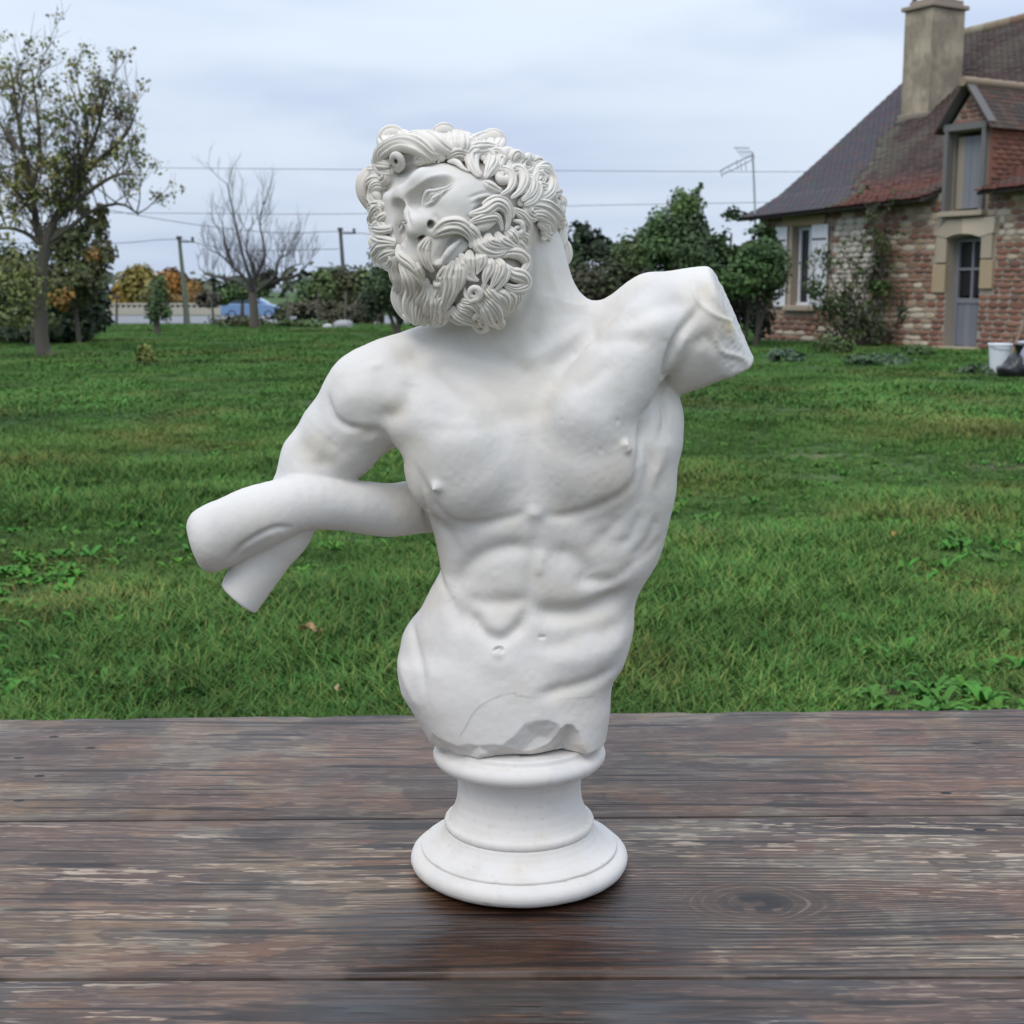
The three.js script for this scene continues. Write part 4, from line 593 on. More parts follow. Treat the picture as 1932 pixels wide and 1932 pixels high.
{ // grass: three kinds of tuft, thick near the table and thinner far off
  const tuft = (seed, n, h, w, spread, lean) => {
    const r = rng(seed), pos = [], nor = [], idx = [], col = [];
    for (let i = 0; i < n; i++) {
      const a = r() * 6.283, rad = Math.sqrt(r()) * spread, x = Math.cos(a) * rad, z = Math.sin(a) * rad, f = r() * 6.283, len = h * (0.5 + 0.7 * r()), le = len * lean * (0.3 + r()), ww = w * (0.6 + 0.7 * r()), t = 0.75 + 0.5 * r(), dx = Math.cos(f), dz = Math.sin(f), o = pos.length / 3;
      const dry = r() < 0.10 ? 1 : 0;
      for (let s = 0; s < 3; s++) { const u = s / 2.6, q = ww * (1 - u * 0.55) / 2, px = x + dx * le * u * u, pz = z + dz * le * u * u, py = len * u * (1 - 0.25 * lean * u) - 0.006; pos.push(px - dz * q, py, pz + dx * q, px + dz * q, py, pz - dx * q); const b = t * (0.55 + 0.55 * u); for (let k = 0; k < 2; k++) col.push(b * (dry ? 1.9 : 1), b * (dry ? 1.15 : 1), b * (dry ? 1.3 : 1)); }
      pos.push(x + dx * le * 1.15, len * (1 - 0.22 * lean) - 0.006, z + dz * le * 1.15); col.push(t * 1.15 * (dry ? 1.9 : 1), t * 1.15, t * (dry ? 1.2 : 0.9));
      idx.push(o, o + 1, o + 2, o + 1, o + 3, o + 2, o + 2, o + 3, o + 4, o + 3, o + 5, o + 4, o + 4, o + 5, o + 6);
    }
    const g = new THREE.BufferGeometry(); g.setAttribute('position', new THREE.Float32BufferAttribute(pos, 3)); g.setAttribute('color', new THREE.Float32BufferAttribute(col, 3)); g.setIndex(idx); g.computeVertexNormals(); return g;
  };
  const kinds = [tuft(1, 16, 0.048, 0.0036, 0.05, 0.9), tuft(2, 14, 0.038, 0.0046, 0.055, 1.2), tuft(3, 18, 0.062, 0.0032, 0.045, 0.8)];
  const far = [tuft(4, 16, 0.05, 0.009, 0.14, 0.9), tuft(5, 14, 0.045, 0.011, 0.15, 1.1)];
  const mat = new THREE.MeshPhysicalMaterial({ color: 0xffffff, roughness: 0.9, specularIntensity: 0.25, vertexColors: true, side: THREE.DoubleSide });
  const r = rng(77), lists = new Map();
  const put = (geo, x, z, s, c) => { if (!lists.has(geo)) lists.set(geo, []); lists.get(geo).push([x, z, s, c]); };
  const tone = (x, z) => { const n = fbm(x * 0.8 + 4, z * 0.8, 3, 4), m = fbm(x * 2.6, z * 2.6, 5, 3), y = 0.75 * sstep(0.50, 0.78, fbm(x * 1.1 + 9, z * 1.1, 8, 4)); const k = lerp(0.56, 1.27, sstep(0.25, 0.75, 0.5 * n + 0.5 * m)) * (0.85 + 0.3 * r()); return [k * lerp(0.080, 0.140, y) * (0.9 + 0.25 * r()), k * lerp(0.186, 0.184, y), k * lerp(0.044, 0.054, y)]; };
  const band = (d0, d1, per, geos, s0) => { const w1 = 0.58 * d1 + 1.0, n = Math.round((d1 - d0) * 2 * w1 * per * 0.85); for (let i = 0; i < n; i++) { const d = d0 + (d1 - d0) * r(), x = (r() * 2 - 1) * (0.52 * d + 1.0), z = -d; const b = bareness(x, z); if (r() < b * 0.85) continue; const den = sstep(0.28, 0.5, fbm(x * 1.7, z * 1.7, 13, 3)); if (r() > 0.45 + 0.55 * den) continue; const hgt = lerp(0.65, 1.5, sstep(0.35, 0.75, fbm(x * 0.9 + 31, z * 0.9, 9, 3))); put(geos[(r() * geos.length) | 0], x, z, s0 * hgt * (0.7 + 0.6 * r()), tone(x, z)); } };
  band(2.6, 6, 1500, kinds, 1); band(6, 11, 700, kinds, 1.05); band(11, 20, 190, far, 1); band(20, 42, 60, far, 1.15);
  const m4 = new THREE.Matrix4(), q = new THREE.Quaternion(), up = new THREE.Vector3(0, 1, 0), c = new THREE.Color();
  for (const [geo, list] of lists) {
    const im = new THREE.InstancedMesh(geo, mat, list.length); im.name = numbered('grass'); im.castShadow = im.receiveShadow = true;
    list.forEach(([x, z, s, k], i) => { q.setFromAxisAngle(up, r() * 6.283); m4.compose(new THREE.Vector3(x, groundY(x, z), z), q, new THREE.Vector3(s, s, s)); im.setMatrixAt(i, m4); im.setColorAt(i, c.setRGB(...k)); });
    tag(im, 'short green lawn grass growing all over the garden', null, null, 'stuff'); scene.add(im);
  }
  // broad leaved weeds among the grass
  const rosette = (seed, n, L0, W0) => { const rr = rng(seed), gs = []; for (let i = 0; i < n; i++) { const a = i / n * 6.283 + rr() * 0.6, len = L0 * (0.6 + 0.6 * rr()), w = W0 * (0.7 + 0.5 * rr()), lift = 0.3 + 0.7 * rr(), g = new THREE.PlaneGeometry(w, len, 2, 4), p = g.attributes.position; for (let k = 0; k < p.count; k++) { const u = p.getY(k) / len + 0.5, x = p.getX(k) * Math.sin(Math.PI * Math.pow(0.08 + 0.9 * u, 0.8)), y = lift * len * Math.sin(u * 2.2) * 0.6 + Math.abs(x) * 0.4; p.setXYZ(k, x, y + 0.004, u * len); } g.rotateY(a); g.computeVertexNormals(); gs.push(g); } return merge(gs); };
  const wk = [rosette(11, 9, 0.05, 0.022), rosette(12, 7, 0.034, 0.022), rosette(13, 11, 0.065, 0.018)], wl = new Map();
  const addW = (x, z, s, k) => { const g = wk[(r() * 3) | 0]; if (!wl.has(g)) wl.set(g, []); wl.get(g).push([x, z, s, k]); };
  const patches = [[60, 1230, 0.34, 0.5, 130], [30, 1090, 0.3, 0.5, 60], [1880, 1010, 0.7, 0.6, 90], [1800, 1230, 0.4, 0.5, 60], [700, 1180, 0.3, 0.5, 40], [1650, 1080, 0.3, 0.4, 30], [120, 960, 0.6, 0.9, 60], [1250, 1100, 0.2, 0.5, 25], [1840, 1330, 0.3, 0.2, 30], [300, 1310, 0.4, 0.15, 30]];
  for (const [px, py, rx, rz, n] of patches) { const p = onY(px, py); for (let i = 0; i < n; i++) { const a = r() * 6.283, d = Math.sqrt(r()) * (0.6 + 0.6 * r()); addW(p.x + Math.cos(a) * rx * d, p.z + Math.sin(a) * rz * d, 0.7 + 0.7 * r(), [0.055 + 0.03 * r(), 0.16 + 0.06 * r(), 0.035]); } }
  for (let i = 0; i < 1500; i++) { const d = 3 + 11 * r() * r() + 3 * r(), x = (r() * 2 - 1) * 0.4 * d; addW(x, -d, 0.5 + 0.6 * r(), [0.06 + 0.04 * r(), 0.17 + 0.07 * r(), 0.035]); }
  const wm = new THREE.MeshPhysicalMaterial({ color: 0xffffff, roughness: 0.85, specularIntensity: 0.3, side: THREE.DoubleSide });
  for (const [geo, list] of wl) { const im = new THREE.InstancedMesh(geo, wm, list.length); im.name = numbered('lawn_weeds'); im.castShadow = im.receiveShadow = true; list.forEach(([x, z, s, k], i) => { q.setFromAxisAngle(up, r() * 6.283); m4.compose(new THREE.Vector3(x, groundY(x, z), z), q, new THREE.Vector3(s, s * (0.6 + 0.6 * r()), s)); im.setMatrixAt(i, m4); im.setColorAt(i, c.setRGB(...k)); }); tag(im, 'broad leaved weeds and dandelion leaves scattered through the lawn', null, null, 'stuff'); scene.add(im); }
}
{ // a curled brown leaf, and a paler one, lying on the grass
  const leaf = (label, px, py, len, c, turn) => { const p = onY(px, py, 0.05), g = new THREE.PlaneGeometry(len * 0.75, len, 8, 10), a = g.attributes.position; for (let k = 0; k < a.count; k++) { const u = a.getY(k) / len + 0.5, v = a.getX(k) / (len * 0.375), w = Math.sin(Math.PI * Math.pow(0.04 + 0.94 * u, 0.75)) * (1 - 0.12 * Math.abs(Math.sin(u * 14))); a.setXYZ(k, v * w * len * 0.36, len * (0.32 * v * v * w + 0.18 * Math.sin(u * 3)), (u - 0.5) * len); } g.computeVertexNormals(); const o = thing('fallen_leaf', label, 'leaf', [p.x, p.y, p.z], turn); const m = std(c, 0.7, { side: THREE.DoubleSide }); mesh('blade', g, m, o); mesh('stalk', tube([[0, len * 0.17, len * 0.48], [0.003, len * 0.2, len * 0.7], [0.012, len * 0.3, len * 0.85]], len * 0.018, 6, 5), m, o); };
  leaf('curled dry tan brown leaf lying on the grass left of the statue', 582, 1194, 0.062, [0.36, 0.19, 0.10], 1.1);
  leaf('small pale yellowish leaf lying low in the grass near the table edge', 632, 1302, 0.035, [0.34, 0.24, 0.12], 0.4);
  leaf('small orange leaf on a bare patch of lawn at the right', 1690, 1012, 0.045, [0.42, 0.20, 0.06], 2.2);
}
{ // road with its verge line beyond the garden
  const strip = (name, z0, z1, y, mat, label) => { const g = new THREE.PlaneGeometry(360, z0 - z1, 60, 2); g.rotateX(-Math.PI / 2); g.translate(0, 0, (z0 + z1) / 2); const p = g.attributes.position; for (let i = 0; i < p.count; i++) p.setY(i, groundY(p.getX(i), p.getZ(i)) + y); g.computeVertexNormals(); tag(mesh(name, g, mat), label, null, null, 'structure'); };
  strip('road', -84, -108, 0.06, std([0.19, 0.19, 0.205], 0.85), 'grey asphalt road crossing behind the garden');
}

// ---------------------------------------------------------------- the old stone and brick farmhouse
const HA = onY(1428, 641), HB = onY(1932, 665), HTURN = Math.atan2(-(HB.z - HA.z), HB.x - HA.x);
{
  const R = rng(4242), house = thing('farmhouse', 'old stone and brick farmhouse with steep tiled roof and tall chimney', 'house', [HA.x, 0, HA.z], HTURN);
  const PD = [-0.5, -0.36, 0.14, 0.72, 1.15, 2.04, 3.25, 4.18, 5.75], PY = [2.50, 2.55, 2.72, 3.02, 3.33, 3.97, 4.88, 5.57, 6.72];
  const roofY = (d) => { let i = 0; while (i < PD.length - 2 && PD[i + 1] < d) i++; return lerp(PY[i], PY[i + 1], (d - PD[i]) / (PD[i + 1] - PD[i])); };
  const TILT = 0.03, LEN = 12.5, RIDGE = 5.75;
  const M = { mortar: std([0.34, 0.29, 0.24], 0.95), wood: std([0.15, 0.145, 0.14], 0.85), woodPale: std([0.20, 0.205, 0.23], 0.85), dark: std([0.012, 0.012, 0.014], 0.25), white: std([0.74, 0.75, 0.78], 0.6), tan: std([0.40, 0.30, 0.19], 0.9), stoneTan: std([0.40, 0.33, 0.25], 0.92), render: std([0.42, 0.39, 0.33], 0.95), iron: std([0.06, 0.06, 0.06], 0.6), under: std([0.05, 0.04, 0.034], 0.9), beam: std([0.08, 0.062, 0.05], 0.9) };
  // wall with its openings
  const s = new THREE.Shape(); s.moveTo(-0.02, -0.3); s.lineTo(LEN, -0.3); s.lineTo(LEN, 2.62 + TILT * LEN); s.lineTo(5.93, 2.62 + TILT * 5.93); s.lineTo(5.93, 3.86); s.lineTo(4.99, 3.86); s.lineTo(4.99, 2.62 + TILT * 4.99); s.lineTo(-0.02, 2.62); s.closePath();
  const hole = (a, b, c, d, arch = 0) => { const h = new THREE.Path(); h.moveTo(a, c); h.lineTo(b, c); h.lineTo(b, d - arch); if (arch) h.quadraticCurveTo((a + b) / 2, d + arch, a, d - arch); else h.lineTo(a, d); h.closePath(); s.holes.push(h); };
  const WIN = [1.04, 1.62, 0.74, 2.31], DOOR = [5.12, 5.88, -0.02, 2.0], HATCH = [5.08, 5.84, 2.43, 3.80];
  hole(...WIN); hole(...DOOR, 0.06); hole(...HATCH);
  const wg = new THREE.ExtrudeGeometry(s, { depth: 0.5, bevelEnabled: false }); wg.translate(0, 0, -0.5);
  mesh('wall', wg, M.mortar, house);
  { const g = new THREE.Shape(); g.moveTo(-0.5, -0.3); g.lineTo(-RIDGE * 2, -0.3); g.lineTo(-RIDGE * 2, 2.5); g.lineTo(-RIDGE, 6.62); for (let d = RIDGE; d > 0.5; d -= 0.4) g.lineTo(-d, roofY(d) - 0.14); g.closePath(); for (const [x, nm] of [[-0.02, 'gable_wall'], [LEN - 0.4, 'gable_wall']]) { const q = new THREE.ExtrudeGeometry(g, { depth: 0.4, bevelEnabled: false }); q.rotateY(-Math.PI / 2); q.scale(1, 1, 1); q.translate(x + 0.4, 0, 0); const p = q.attributes.position; for (let i = 0; i < p.count; i++) p.setZ(i, -Math.abs(p.getZ(i))); q.computeVertexNormals(); mesh(nm, q, M.mortar, house); } }
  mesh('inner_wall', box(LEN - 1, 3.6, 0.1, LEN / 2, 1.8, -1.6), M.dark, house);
  // stones and bricks
  const stoneGeo = (seed, sq) => { const r = rng(seed), n = 8, pos = [], idx = [], ring = (k, z) => { for (let i = 0; i < n; i++) { const a = (i + 0.5) / n * 6.2832, c = Math.cos(a), q = Math.sin(a), m = Math.max(Math.abs(c), Math.abs(q)), f = lerp(1, 1 / m, sq) * 0.5 * k * (0.93 + 0.11 * r()); pos.push(c * f, q * f, z * (0.8 + 0.4 * r())); } }; ring(1, 0.001); ring(0.97, 0.62); ring(0.78, 1); pos.push(0, 0, 1.05); for (let l = 0; l < 2; l++) for (let i = 0; i < n; i++) { const a = l * n + i, b = l * n + (i + 1) % n; idx.push(a, b, a + n, b, b + n, a + n); } for (let i = 0; i < n; i++) idx.push(2 * n + i, 2 * n + (i + 1) % n, 3 * n); const g = new THREE.BufferGeometry(); g.setAttribute('position', new THREE.Float32BufferAttribute(pos, 3)); g.setIndex(idx); g.computeVertexNormals(); return g; };
  const SG = [1, 2, 3, 4, 5].map((k) => stoneGeo(k, 0.84)), BG = [6, 7, 8].map((k) => stoneGeo(k, 0.97));
  const SM = [[0.25, 0.125, 0.085], [0.21, 0.105, 0.075], [0.29, 0.165, 0.11], [0.19, 0.10, 0.08], [0.46, 0.36, 0.26], [0.54, 0.45, 0.35], [0.36, 0.25, 0.17], [0.25, 0.15, 0.10]].map((c) => std(c, 0.93)), BM = [[0.23, 0.105, 0.07], [0.19, 0.09, 0.065], [0.27, 0.135, 0.09]].map((c) => std(c, 0.93)), PM = [[0.56, 0.52, 0.44], [0.48, 0.44, 0.37], [0.62, 0.58, 0.50]].map((c) => std(c, 0.95));
  const stones = [], rest = new Map();
  const BLOCK = [[WIN[0] - 0.14, WIN[1] + 0.14, WIN[2] - 0.16, WIN[3] + 0.26], [0.5, 0.96, 0.7, 2.34], [1.62, 2.14, 0.7, 2.40], [4.80, 6.24, 2.02, 2.32], [4.82, 5.13, 0.99, 2.02], [5.87, 6.19, 1.06, 2.02], [DOOR[0], DOOR[1], -0.1, 2.05], [HATCH[0] - 0.12, HATCH[1] + 0.12, 2.32, 3.9]];
  let y = 0.02;
  while (y < 3.0) {
    const rh = 0.07 + 0.065 * R(); let x = 0.02 - 0.2 * R();
    while (x < LEN - 0.4) {
      let tx0 = x, tx1 = x; const pale = x > 2.1 && x < 3.15 + 0.15 * Math.sin(y * 5) && y > 0.5 && y < 2.32, brick = !pale && (R() < 0.16 || y > 2.42 + TILT * x || (x > 4.7 && x < 6.4 && y < 1.0)), w = brick ? 0.20 + 0.04 * R() : 0.13 + 0.26 * R() * R() + 0.05, cx = x + w / 2, top = 2.60 + TILT * cx;
      const cy = y + rh / 2; x += w + 0.008 + 0.012 * R();
      if (cy + rh / 2 > top || cx - w / 2 < 0) continue;
      tx0 = cx - w / 2; tx1 = cx + w / 2; for (const b of BLOCK) if (tx1 > b[0] && tx0 < b[1] && cy + rh * 0.4 > b[2] && cy - rh * 0.4 < b[3]) { if (cx < (b[0] + b[1]) / 2) tx1 = Math.min(tx1, b[0] - 0.006); else tx0 = Math.max(tx0, b[1] + 0.006); }
      if (tx1 - tx0 < 0.05) continue;
      const pk = vnoise(cx * 1.3, cy * 6, 4), m = pale ? PM[(R() * 3) | 0] : brick ? BM[(R() * 3) | 0] : SM[Math.min(7, (R() * 4 + (pk > 0.44 ? 4 : 0)) | 0)];
      stones.push({ g: brick ? BG[(R() * 3) | 0] : SG[(R() * 5) | 0], m, p: [(tx0 + tx1) / 2, cy, 0], s: [tx1 - tx0, rh * (brick ? 0.86 : 0.88 + 0.22 * R()), 0.012 + 0.022 * R()], rz: (R() - 0.5) * 0.06, size: w * rh * (1 + 0.12 * cx) * (cx > 7.7 ? 0.01 : 1), name: brick ? 'brick' : 'stone' });
    }
    y += rh + 0.006;
  }
  stones.sort((a, b) => b.size - a.size);
  stones.forEach((q, i) => {
    if (i < 300) { const o = mesh(q.name, q.g, q.m, house); o.position.set(...q.p); o.scale.set(...q.s); o.rotation.z = q.rz; return; }
    const g = q.g.clone(); g.scale(...q.s); g.rotateZ(q.rz); g.translate(...q.p); if (!rest.has(q.m)) rest.set(q.m, []); rest.get(q.m).push(g);
  });
  for (const [m, l] of rest) { const o = mesh('small_stones', mergeGeometries(l), m, house); o.userData.kind = 'stuff'; }
  // window with shutters
  {
    const [a, b, c, d] = WIN, f = new THREE.Group(); f.name = 'window'; house.add(f);
    mesh('frame', merge([box(0.06, d - c, 0.06, a + 0.06, (c + d) / 2, -0.16), box(0.06, d - c, 0.06, b - 0.03, (c + d) / 2, -0.16), box(0.05, d - c - 0.1, 0.05, (a + b) / 2 + 0.06, (c + d) / 2, -0.155), box(b - a, 0.06, 0.058, (a + b) / 2, d - 0.03, -0.16), box(b - a, 0.06, 0.058, (a + b) / 2, c + 0.03, -0.16)]), M.white, f);
    mesh('pane', box(b - a - 0.1, d - c - 0.1, 0.012, (a + b) / 2, (c + d) / 2, -0.17), new THREE.MeshStandardMaterial({ color: rgb(0.02, 0.024, 0.03), roughness: 0.4 }), f);
    mesh('window_reveal', merge([box(0.1, d - c + 0.06, 0.05, a - 0.05, (c + d) / 2, 0.012), box(0.1, d - c + 0.06, 0.05, b + 0.05, (c + d) / 2, 0.012)]), M.stoneTan, house);
    mesh('lintel', box(1.26, 0.21, 0.09, 1.36, d + 0.125, 0.01, 0.012), M.tan, house);
    mesh('window_sill', box(0.9, 0.1, 0.16, (a + b) / 2, c - 0.06, 0.03, 0.012), M.stoneTan, house);
    for (const [x, wv, sw] of [[0.745, 0.36, 1], [1.88, 0.46, -1]]) { const sh = new THREE.Group(); sh.name = 'shutter'; house.add(sh); for (let k = 0; k < 3; k++) mesh('board', box(wv / 3 - 0.004, 1.62, 0.028, x + (k - 1) * wv / 3, 1.52, 0.062, 0.004), M.white, sh); for (const yy of [0.95, 2.05]) mesh('hinge', box(wv * 0.86, 0.035, 0.008, x, yy, 0.082), M.iron, sh); }
  }
  // door with four panes above a plank panel
  {
    const d = new THREE.Group(); d.name = 'door'; house.add(d); const z = -0.26, w = 0.72, x0 = 5.5;
    mesh('frame', merge([box(0.07, 1.98, 0.07, x0 - 0.345, 0.99, z), box(0.07, 1.98, 0.07, x0 + 0.345, 0.99, z), box(0.62, 0.07, 0.068, x0, 1.93, z), box(0.62, 0.09, 0.068, x0, 0.86, z), box(0.045, 1.0, 0.06, x0, 1.40, z), box(0.62, 0.045, 0.058, x0, 1.42, z)]), M.woodPale, d);
    for (const sx of [-1, 1]) for (const yy of [1.165, 1.655]) mesh('pane', box(0.27, 0.44, 0.01, x0 + sx * 0.165, yy, z - 0.012), new THREE.MeshStandardMaterial({ color: rgb(0.008, 0.008, 0.010), roughness: 0.5 }), d);
    for (let k = 0; k < 4; k++) mesh('board', box(0.151, 0.80, 0.035, x0 - 0.232 + k * 0.155, 0.41, z, 0.005), k % 2 ? M.woodPale : std([0.17, 0.18, 0.21], 0.85), d);
    mesh('doorstep', box(1.0, 0.12, 0.42, x0, -0.012, -0.02, 0.02), M.stoneTan, house);
    for (const [x, yy, ww, hh, m] of [[4.97, 1.25, 0.30, 0.50, M.tan], [5.0, 1.77, 0.24, 0.48, M.stoneTan], [6.04, 1.32, 0.28, 0.50, M.tan], [6.02, 1.80, 0.24, 0.42, M.stoneTan]]) mesh('jamb_stone', box(ww, hh, 0.10, x, yy, 0.005, 0.014), m, house);
    const lin = (pts) => { const q = new THREE.Shape(); pts.forEach(([x, yv], i) => i ? q.lineTo(x, yv) : q.moveTo(x, yv)); q.closePath(); const g = new THREE.ExtrudeGeometry(q, { depth: 0.46, bevelEnabled: true, bevelSize: 0.008, bevelThickness: 0.008, bevelSegments: 1 }); g.translate(0, 0, -0.40); return g; };
    mesh('lintel_stone', lin([[4.82, 2.03], [5.12, 1.97], [5.30, 2.02], [5.46, 2.035], [5.46, 2.27], [5.14, 2.27]]), M.stoneTan, house); mesh('lintel_stone', lin([[5.475, 2.035], [5.68, 2.02], [5.88, 1.97], [6.16, 2.03], [6.18, 2.29], [5.475, 2.28]]), std([0.54, 0.45, 0.34], 0.92), house);
  }
  // hatch of the dormer
  {
    const h = new THREE.Group(); h.name = 'hatch'; house.add(h); const [a, b, c, d] = HATCH;
    for (let k = 0; k < 4; k++) mesh('board', box(0.148, d - c - 0.12, 0.03, a + 0.115 + 0.03 + k * 0.152, (c + d) / 2 - 0.02, -0.12 + 0.004 * (k % 2), 0.004), k === 0 ? std([0.30, 0.26, 0.20], 0.85) : M.woodPale, h);
    mesh('frame', merge([box(0.08, d - c + 0.1, 0.16, a - 0.035, (c + d) / 2, 0.02), box(0.08, d - c + 0.1, 0.16, b + 0.035, (c + d) / 2, 0.02), box(0.96, 0.12, 0.17, (a + b) / 2, d + 0.075, 0.022)]), M.wood, house);
    mesh('hatch_sill', box(1.0, 0.09, 0.2, (a + b) / 2, c - 0.05, 0.05, 0.01), M.stoneTan, house);
    // brick gable above the hatch, cheeks, barge boards and roof
    const ax = 5.46, ay = 4.56, hw = 0.50, fy = 3.92;
    const tri = new THREE.Shape(); tri.moveTo(ax - 0.42, fy); tri.lineTo(ax + 0.42, fy); tri.lineTo(ax, ay - 0.12); tri.closePath(); const tg = new THREE.ExtrudeGeometry(tri, { depth: 0.2, bevelEnabled: false }); tg.translate(0, 0, -0.22); mesh('dormer_gable', tg, M.mortar, house);
    for (let r = 0; r < 6; r++) { const yy = fy + 0.05 + r * 0.083, half = 0.36 * (1 - (yy - fy) / (ay - fy - 0.1)); for (let x = -half + (r % 2) * 0.06; x < half - 0.05; x += 0.19) { const ww = Math.min(0.175, half - x); const o = mesh('brick', BG[(R() * 3) | 0], BM[2 - ((R() * 2) | 0)], house); o.position.set(ax + x + ww / 2, yy, -0.02); o.scale.set(ww, 0.068, 0.02); } }
    for (const sx of [-1, 1]) { const g = box(0.045, Math.hypot(hw + 0.06, ay - fy + 0.1), 0.2, 0, 0, 0); g.rotateZ(sx * Math.atan2(hw + 0.06, ay - fy + 0.1)); g.translate(ax + sx * (hw + 0.06) / 2, (ay + fy) / 2 + 0.02, 0.07); mesh('barge_board', g, M.wood, house); }
    for (const sx of [-1, 1]) { const q = new THREE.Shape(); q.moveTo(0.1, 2.7); q.lineTo(0.1, fy); for (let k = 0; k <= 6; k++) q.lineTo(-2.1 + k * 0.0001, fy); q.lineTo(-0.2, 2.7); q.closePath(); const g = new THREE.ExtrudeGeometry(q, { depth: 0.12, bevelEnabled: false }); g.rotateY(-Math.PI / 2); const p = g.attributes.position; for (let i = 0; i < p.count; i++) { const X = p.getX(i), Z = p.getZ(i); p.setXYZ(i, X + ax + sx * 0.46 + 0.06, p.getY(i), Z + 0.02 - 0.12); } g.computeVertexNormals(); mesh('dormer_cheek', g, sx > 0 ? BM[0] : M.mortar, house); if (sx > 0) for (let r = 0; r < 11; r++) for (let k = 0; k < 7; k++) { const yy = 2.98 + r * 0.085, dd = 0.06 + (k + (r % 2) * 0.5) * 0.225; if (roofY(dd) + 0.26 > yy) continue; const o = mesh('brick', BG[(R() * 3) | 0], BM[(R() * 3) | 0], house); o.rotation.y = Math.PI / 2; o.position.set(ax + 0.46 + 0.061, yy, -dd - 0.06); o.scale.set(0.205, 0.068, 0.016); } }
    const tiles = [], dt = [[0.09, 0.048, 0.036], [0.065, 0.042, 0.034], [0.055, 0.042, 0.036], [0.085, 0.06, 0.045]], sl = Math.atan2(ay - fy + 0.1, hw + 0.06), L2 = Math.hypot(hw + 0.1, ay - fy + 0.12);
    for (const sx of [-1, 1]) for (let r = 0; r < L2 / 0.1; r++) for (let k = 0; k < 19; k++) { const q = r * 0.1 + 0.02, g = box(0.158, 0.018, 0.2, 0, 0, 0); g.rotateY(Math.PI / 2); g.rotateZ(-sx * (sl - 0.06)); g.translate(ax + sx * Math.cos(sl) * (L2 - q), ay + 0.06 - Math.sin(sl) * (L2 - q) + 0.004 * R(), 0.10 - k * 0.163); const c = dt[(R() * 4) | 0], ca = new Float32Array(g.attributes.position.count * 3); for (let i = 0; i < ca.length; i += 3) { ca[i] = c[0]; ca[i + 1] = c[1]; ca[i + 2] = c[2]; } g.setAttribute('color', new THREE.BufferAttribute(ca, 3)); tiles.push(g); }
    const o = mesh('dormer_tiles', mergeGeometries(tiles), std([1, 1, 1], 0.9, { vertexColors: true }), house); o.userData.kind = 'stuff';
    for (let k = 0; k < 9; k++) { const g = new THREE.CylinderGeometry(0.085, 0.095, 0.34, 8, 1); g.rotateX(Math.PI / 2); g.translate(ax, ay + 0.06, 0.05 - k * 0.33); mesh('ridge_tile', g, std([0.26, 0.20, 0.14], 0.95), house); }
  }
  // roof: boards below, slates on the left, old clay tiles on the right
  {
    const slab = (xa, xb, from) => { const ds = [from, ...PD.filter((d) => d > from + 0.05)], ys = ds.map(roofY), N = ds.length, pos = [], idx = []; for (const x of [xa, xb]) for (const off of [-0.012, -0.075]) ds.forEach((d, i) => pos.push(x, ys[i] + off + TILT * (x + 0.25), -d)); const q = (a, b, c, d) => idx.push(a, b, c, a, c, d); for (let i = 0; i < N - 1; i++) { q(i, i + 1, 2 * N + i + 1, 2 * N + i); q(N + i, 3 * N + i, 3 * N + i + 1, N + i + 1); q(i, N + i, N + i + 1, i + 1); q(2 * N + i, 2 * N + i + 1, 3 * N + i + 1, 3 * N + i); } q(0, 2 * N, 3 * N, N); q(N - 1, 2 * N - 1, 4 * N - 1, 3 * N - 1); const g0 = new THREE.BufferGeometry(); g0.setAttribute('position', new THREE.Float32BufferAttribute(pos, 3)); g0.setIndex(idx); const g = g0.toNonIndexed(); g.computeVertexNormals(); return g; };
    mesh('roof', merge([slab(-0.28, 4.86, -0.40), slab(4.86, 6.06, 1.9), slab(6.06, LEN, -0.40)]), M.under, house);
    const back = box(LEN + 0.3, 0.12, 7.3); back.rotateX(0.66); back.translate(LEN / 2, 4.4, -RIDGE - 2.85); mesh('back_roof', back, M.under, house);
    const slate = [], clay = [], step = 0.105; let d = -0.38, row = 0;
    const split = (dd) => 2.36 - 0.52 * dd + 0.12 * Math.sin(dd * 5);
    while (d < RIDGE) {
      const e = 0.02, sl = Math.atan2(roofY(d + e) - roofY(d - e), 2 * e), up = roofY(d);
      for (let k = 0; k < 84; k++) {
        const x = -0.26 + (k + (row % 2) * 0.5) * 0.158; if (x > LEN - 0.1) break; const isS = x < split(d) + 0.1 * (R() - 0.5);
        if (x > 4.78 && x < 6.02 && up < 3.98) continue; if (x > 1.1 && x < 1.85 && d > 2.85 && d < 3.65) continue;
        const gq = box(0.150 - 0.01 * R(), isS ? 0.012 : 0.022, 0.20); gq.rotateX(sl - (isS ? 0.07 : 0.13)); gq.rotateY((R() - 0.5) * (isS ? 0.01 : 0.05)); gq.translate(x + 0.08, up + 0.02 + TILT * (x + 0.25) + (isS ? 0 : 0.008 * R()), -d);
        const n = fbm(x * 0.8, d * 0.9, 5, 3), mossy = sstep(0.5, 0.7, fbm(x * 2.2 + 7, d * 2.2, 9, 3)); let c;
        if (isS) c = [0.046, 0.040, 0.048].map((v, i) => v * (0.8 + 0.45 * R()) * lerp(0.85, 1.1, n) * (i === 0 && R() < 0.25 ? 1.5 : 1));
        else { const lowRed = (1 - sstep(0.3, 1.1, d)) * 0.9; { const q = 0.55 + 0.55 * R(); c = [lerp(0.070, 0.150, lowRed) * q, lerp(0.042, 0.050, lowRed) * q, lerp(0.036, 0.032, lowRed) * q]; } c = c.map((v, i) => lerp(v, [0.085, 0.075, 0.055][i], mossy * 0.7)); if (Math.abs(x - split(d)) < 0.28 && R() < 0.6) c = [0.095, 0.085, 0.062]; }
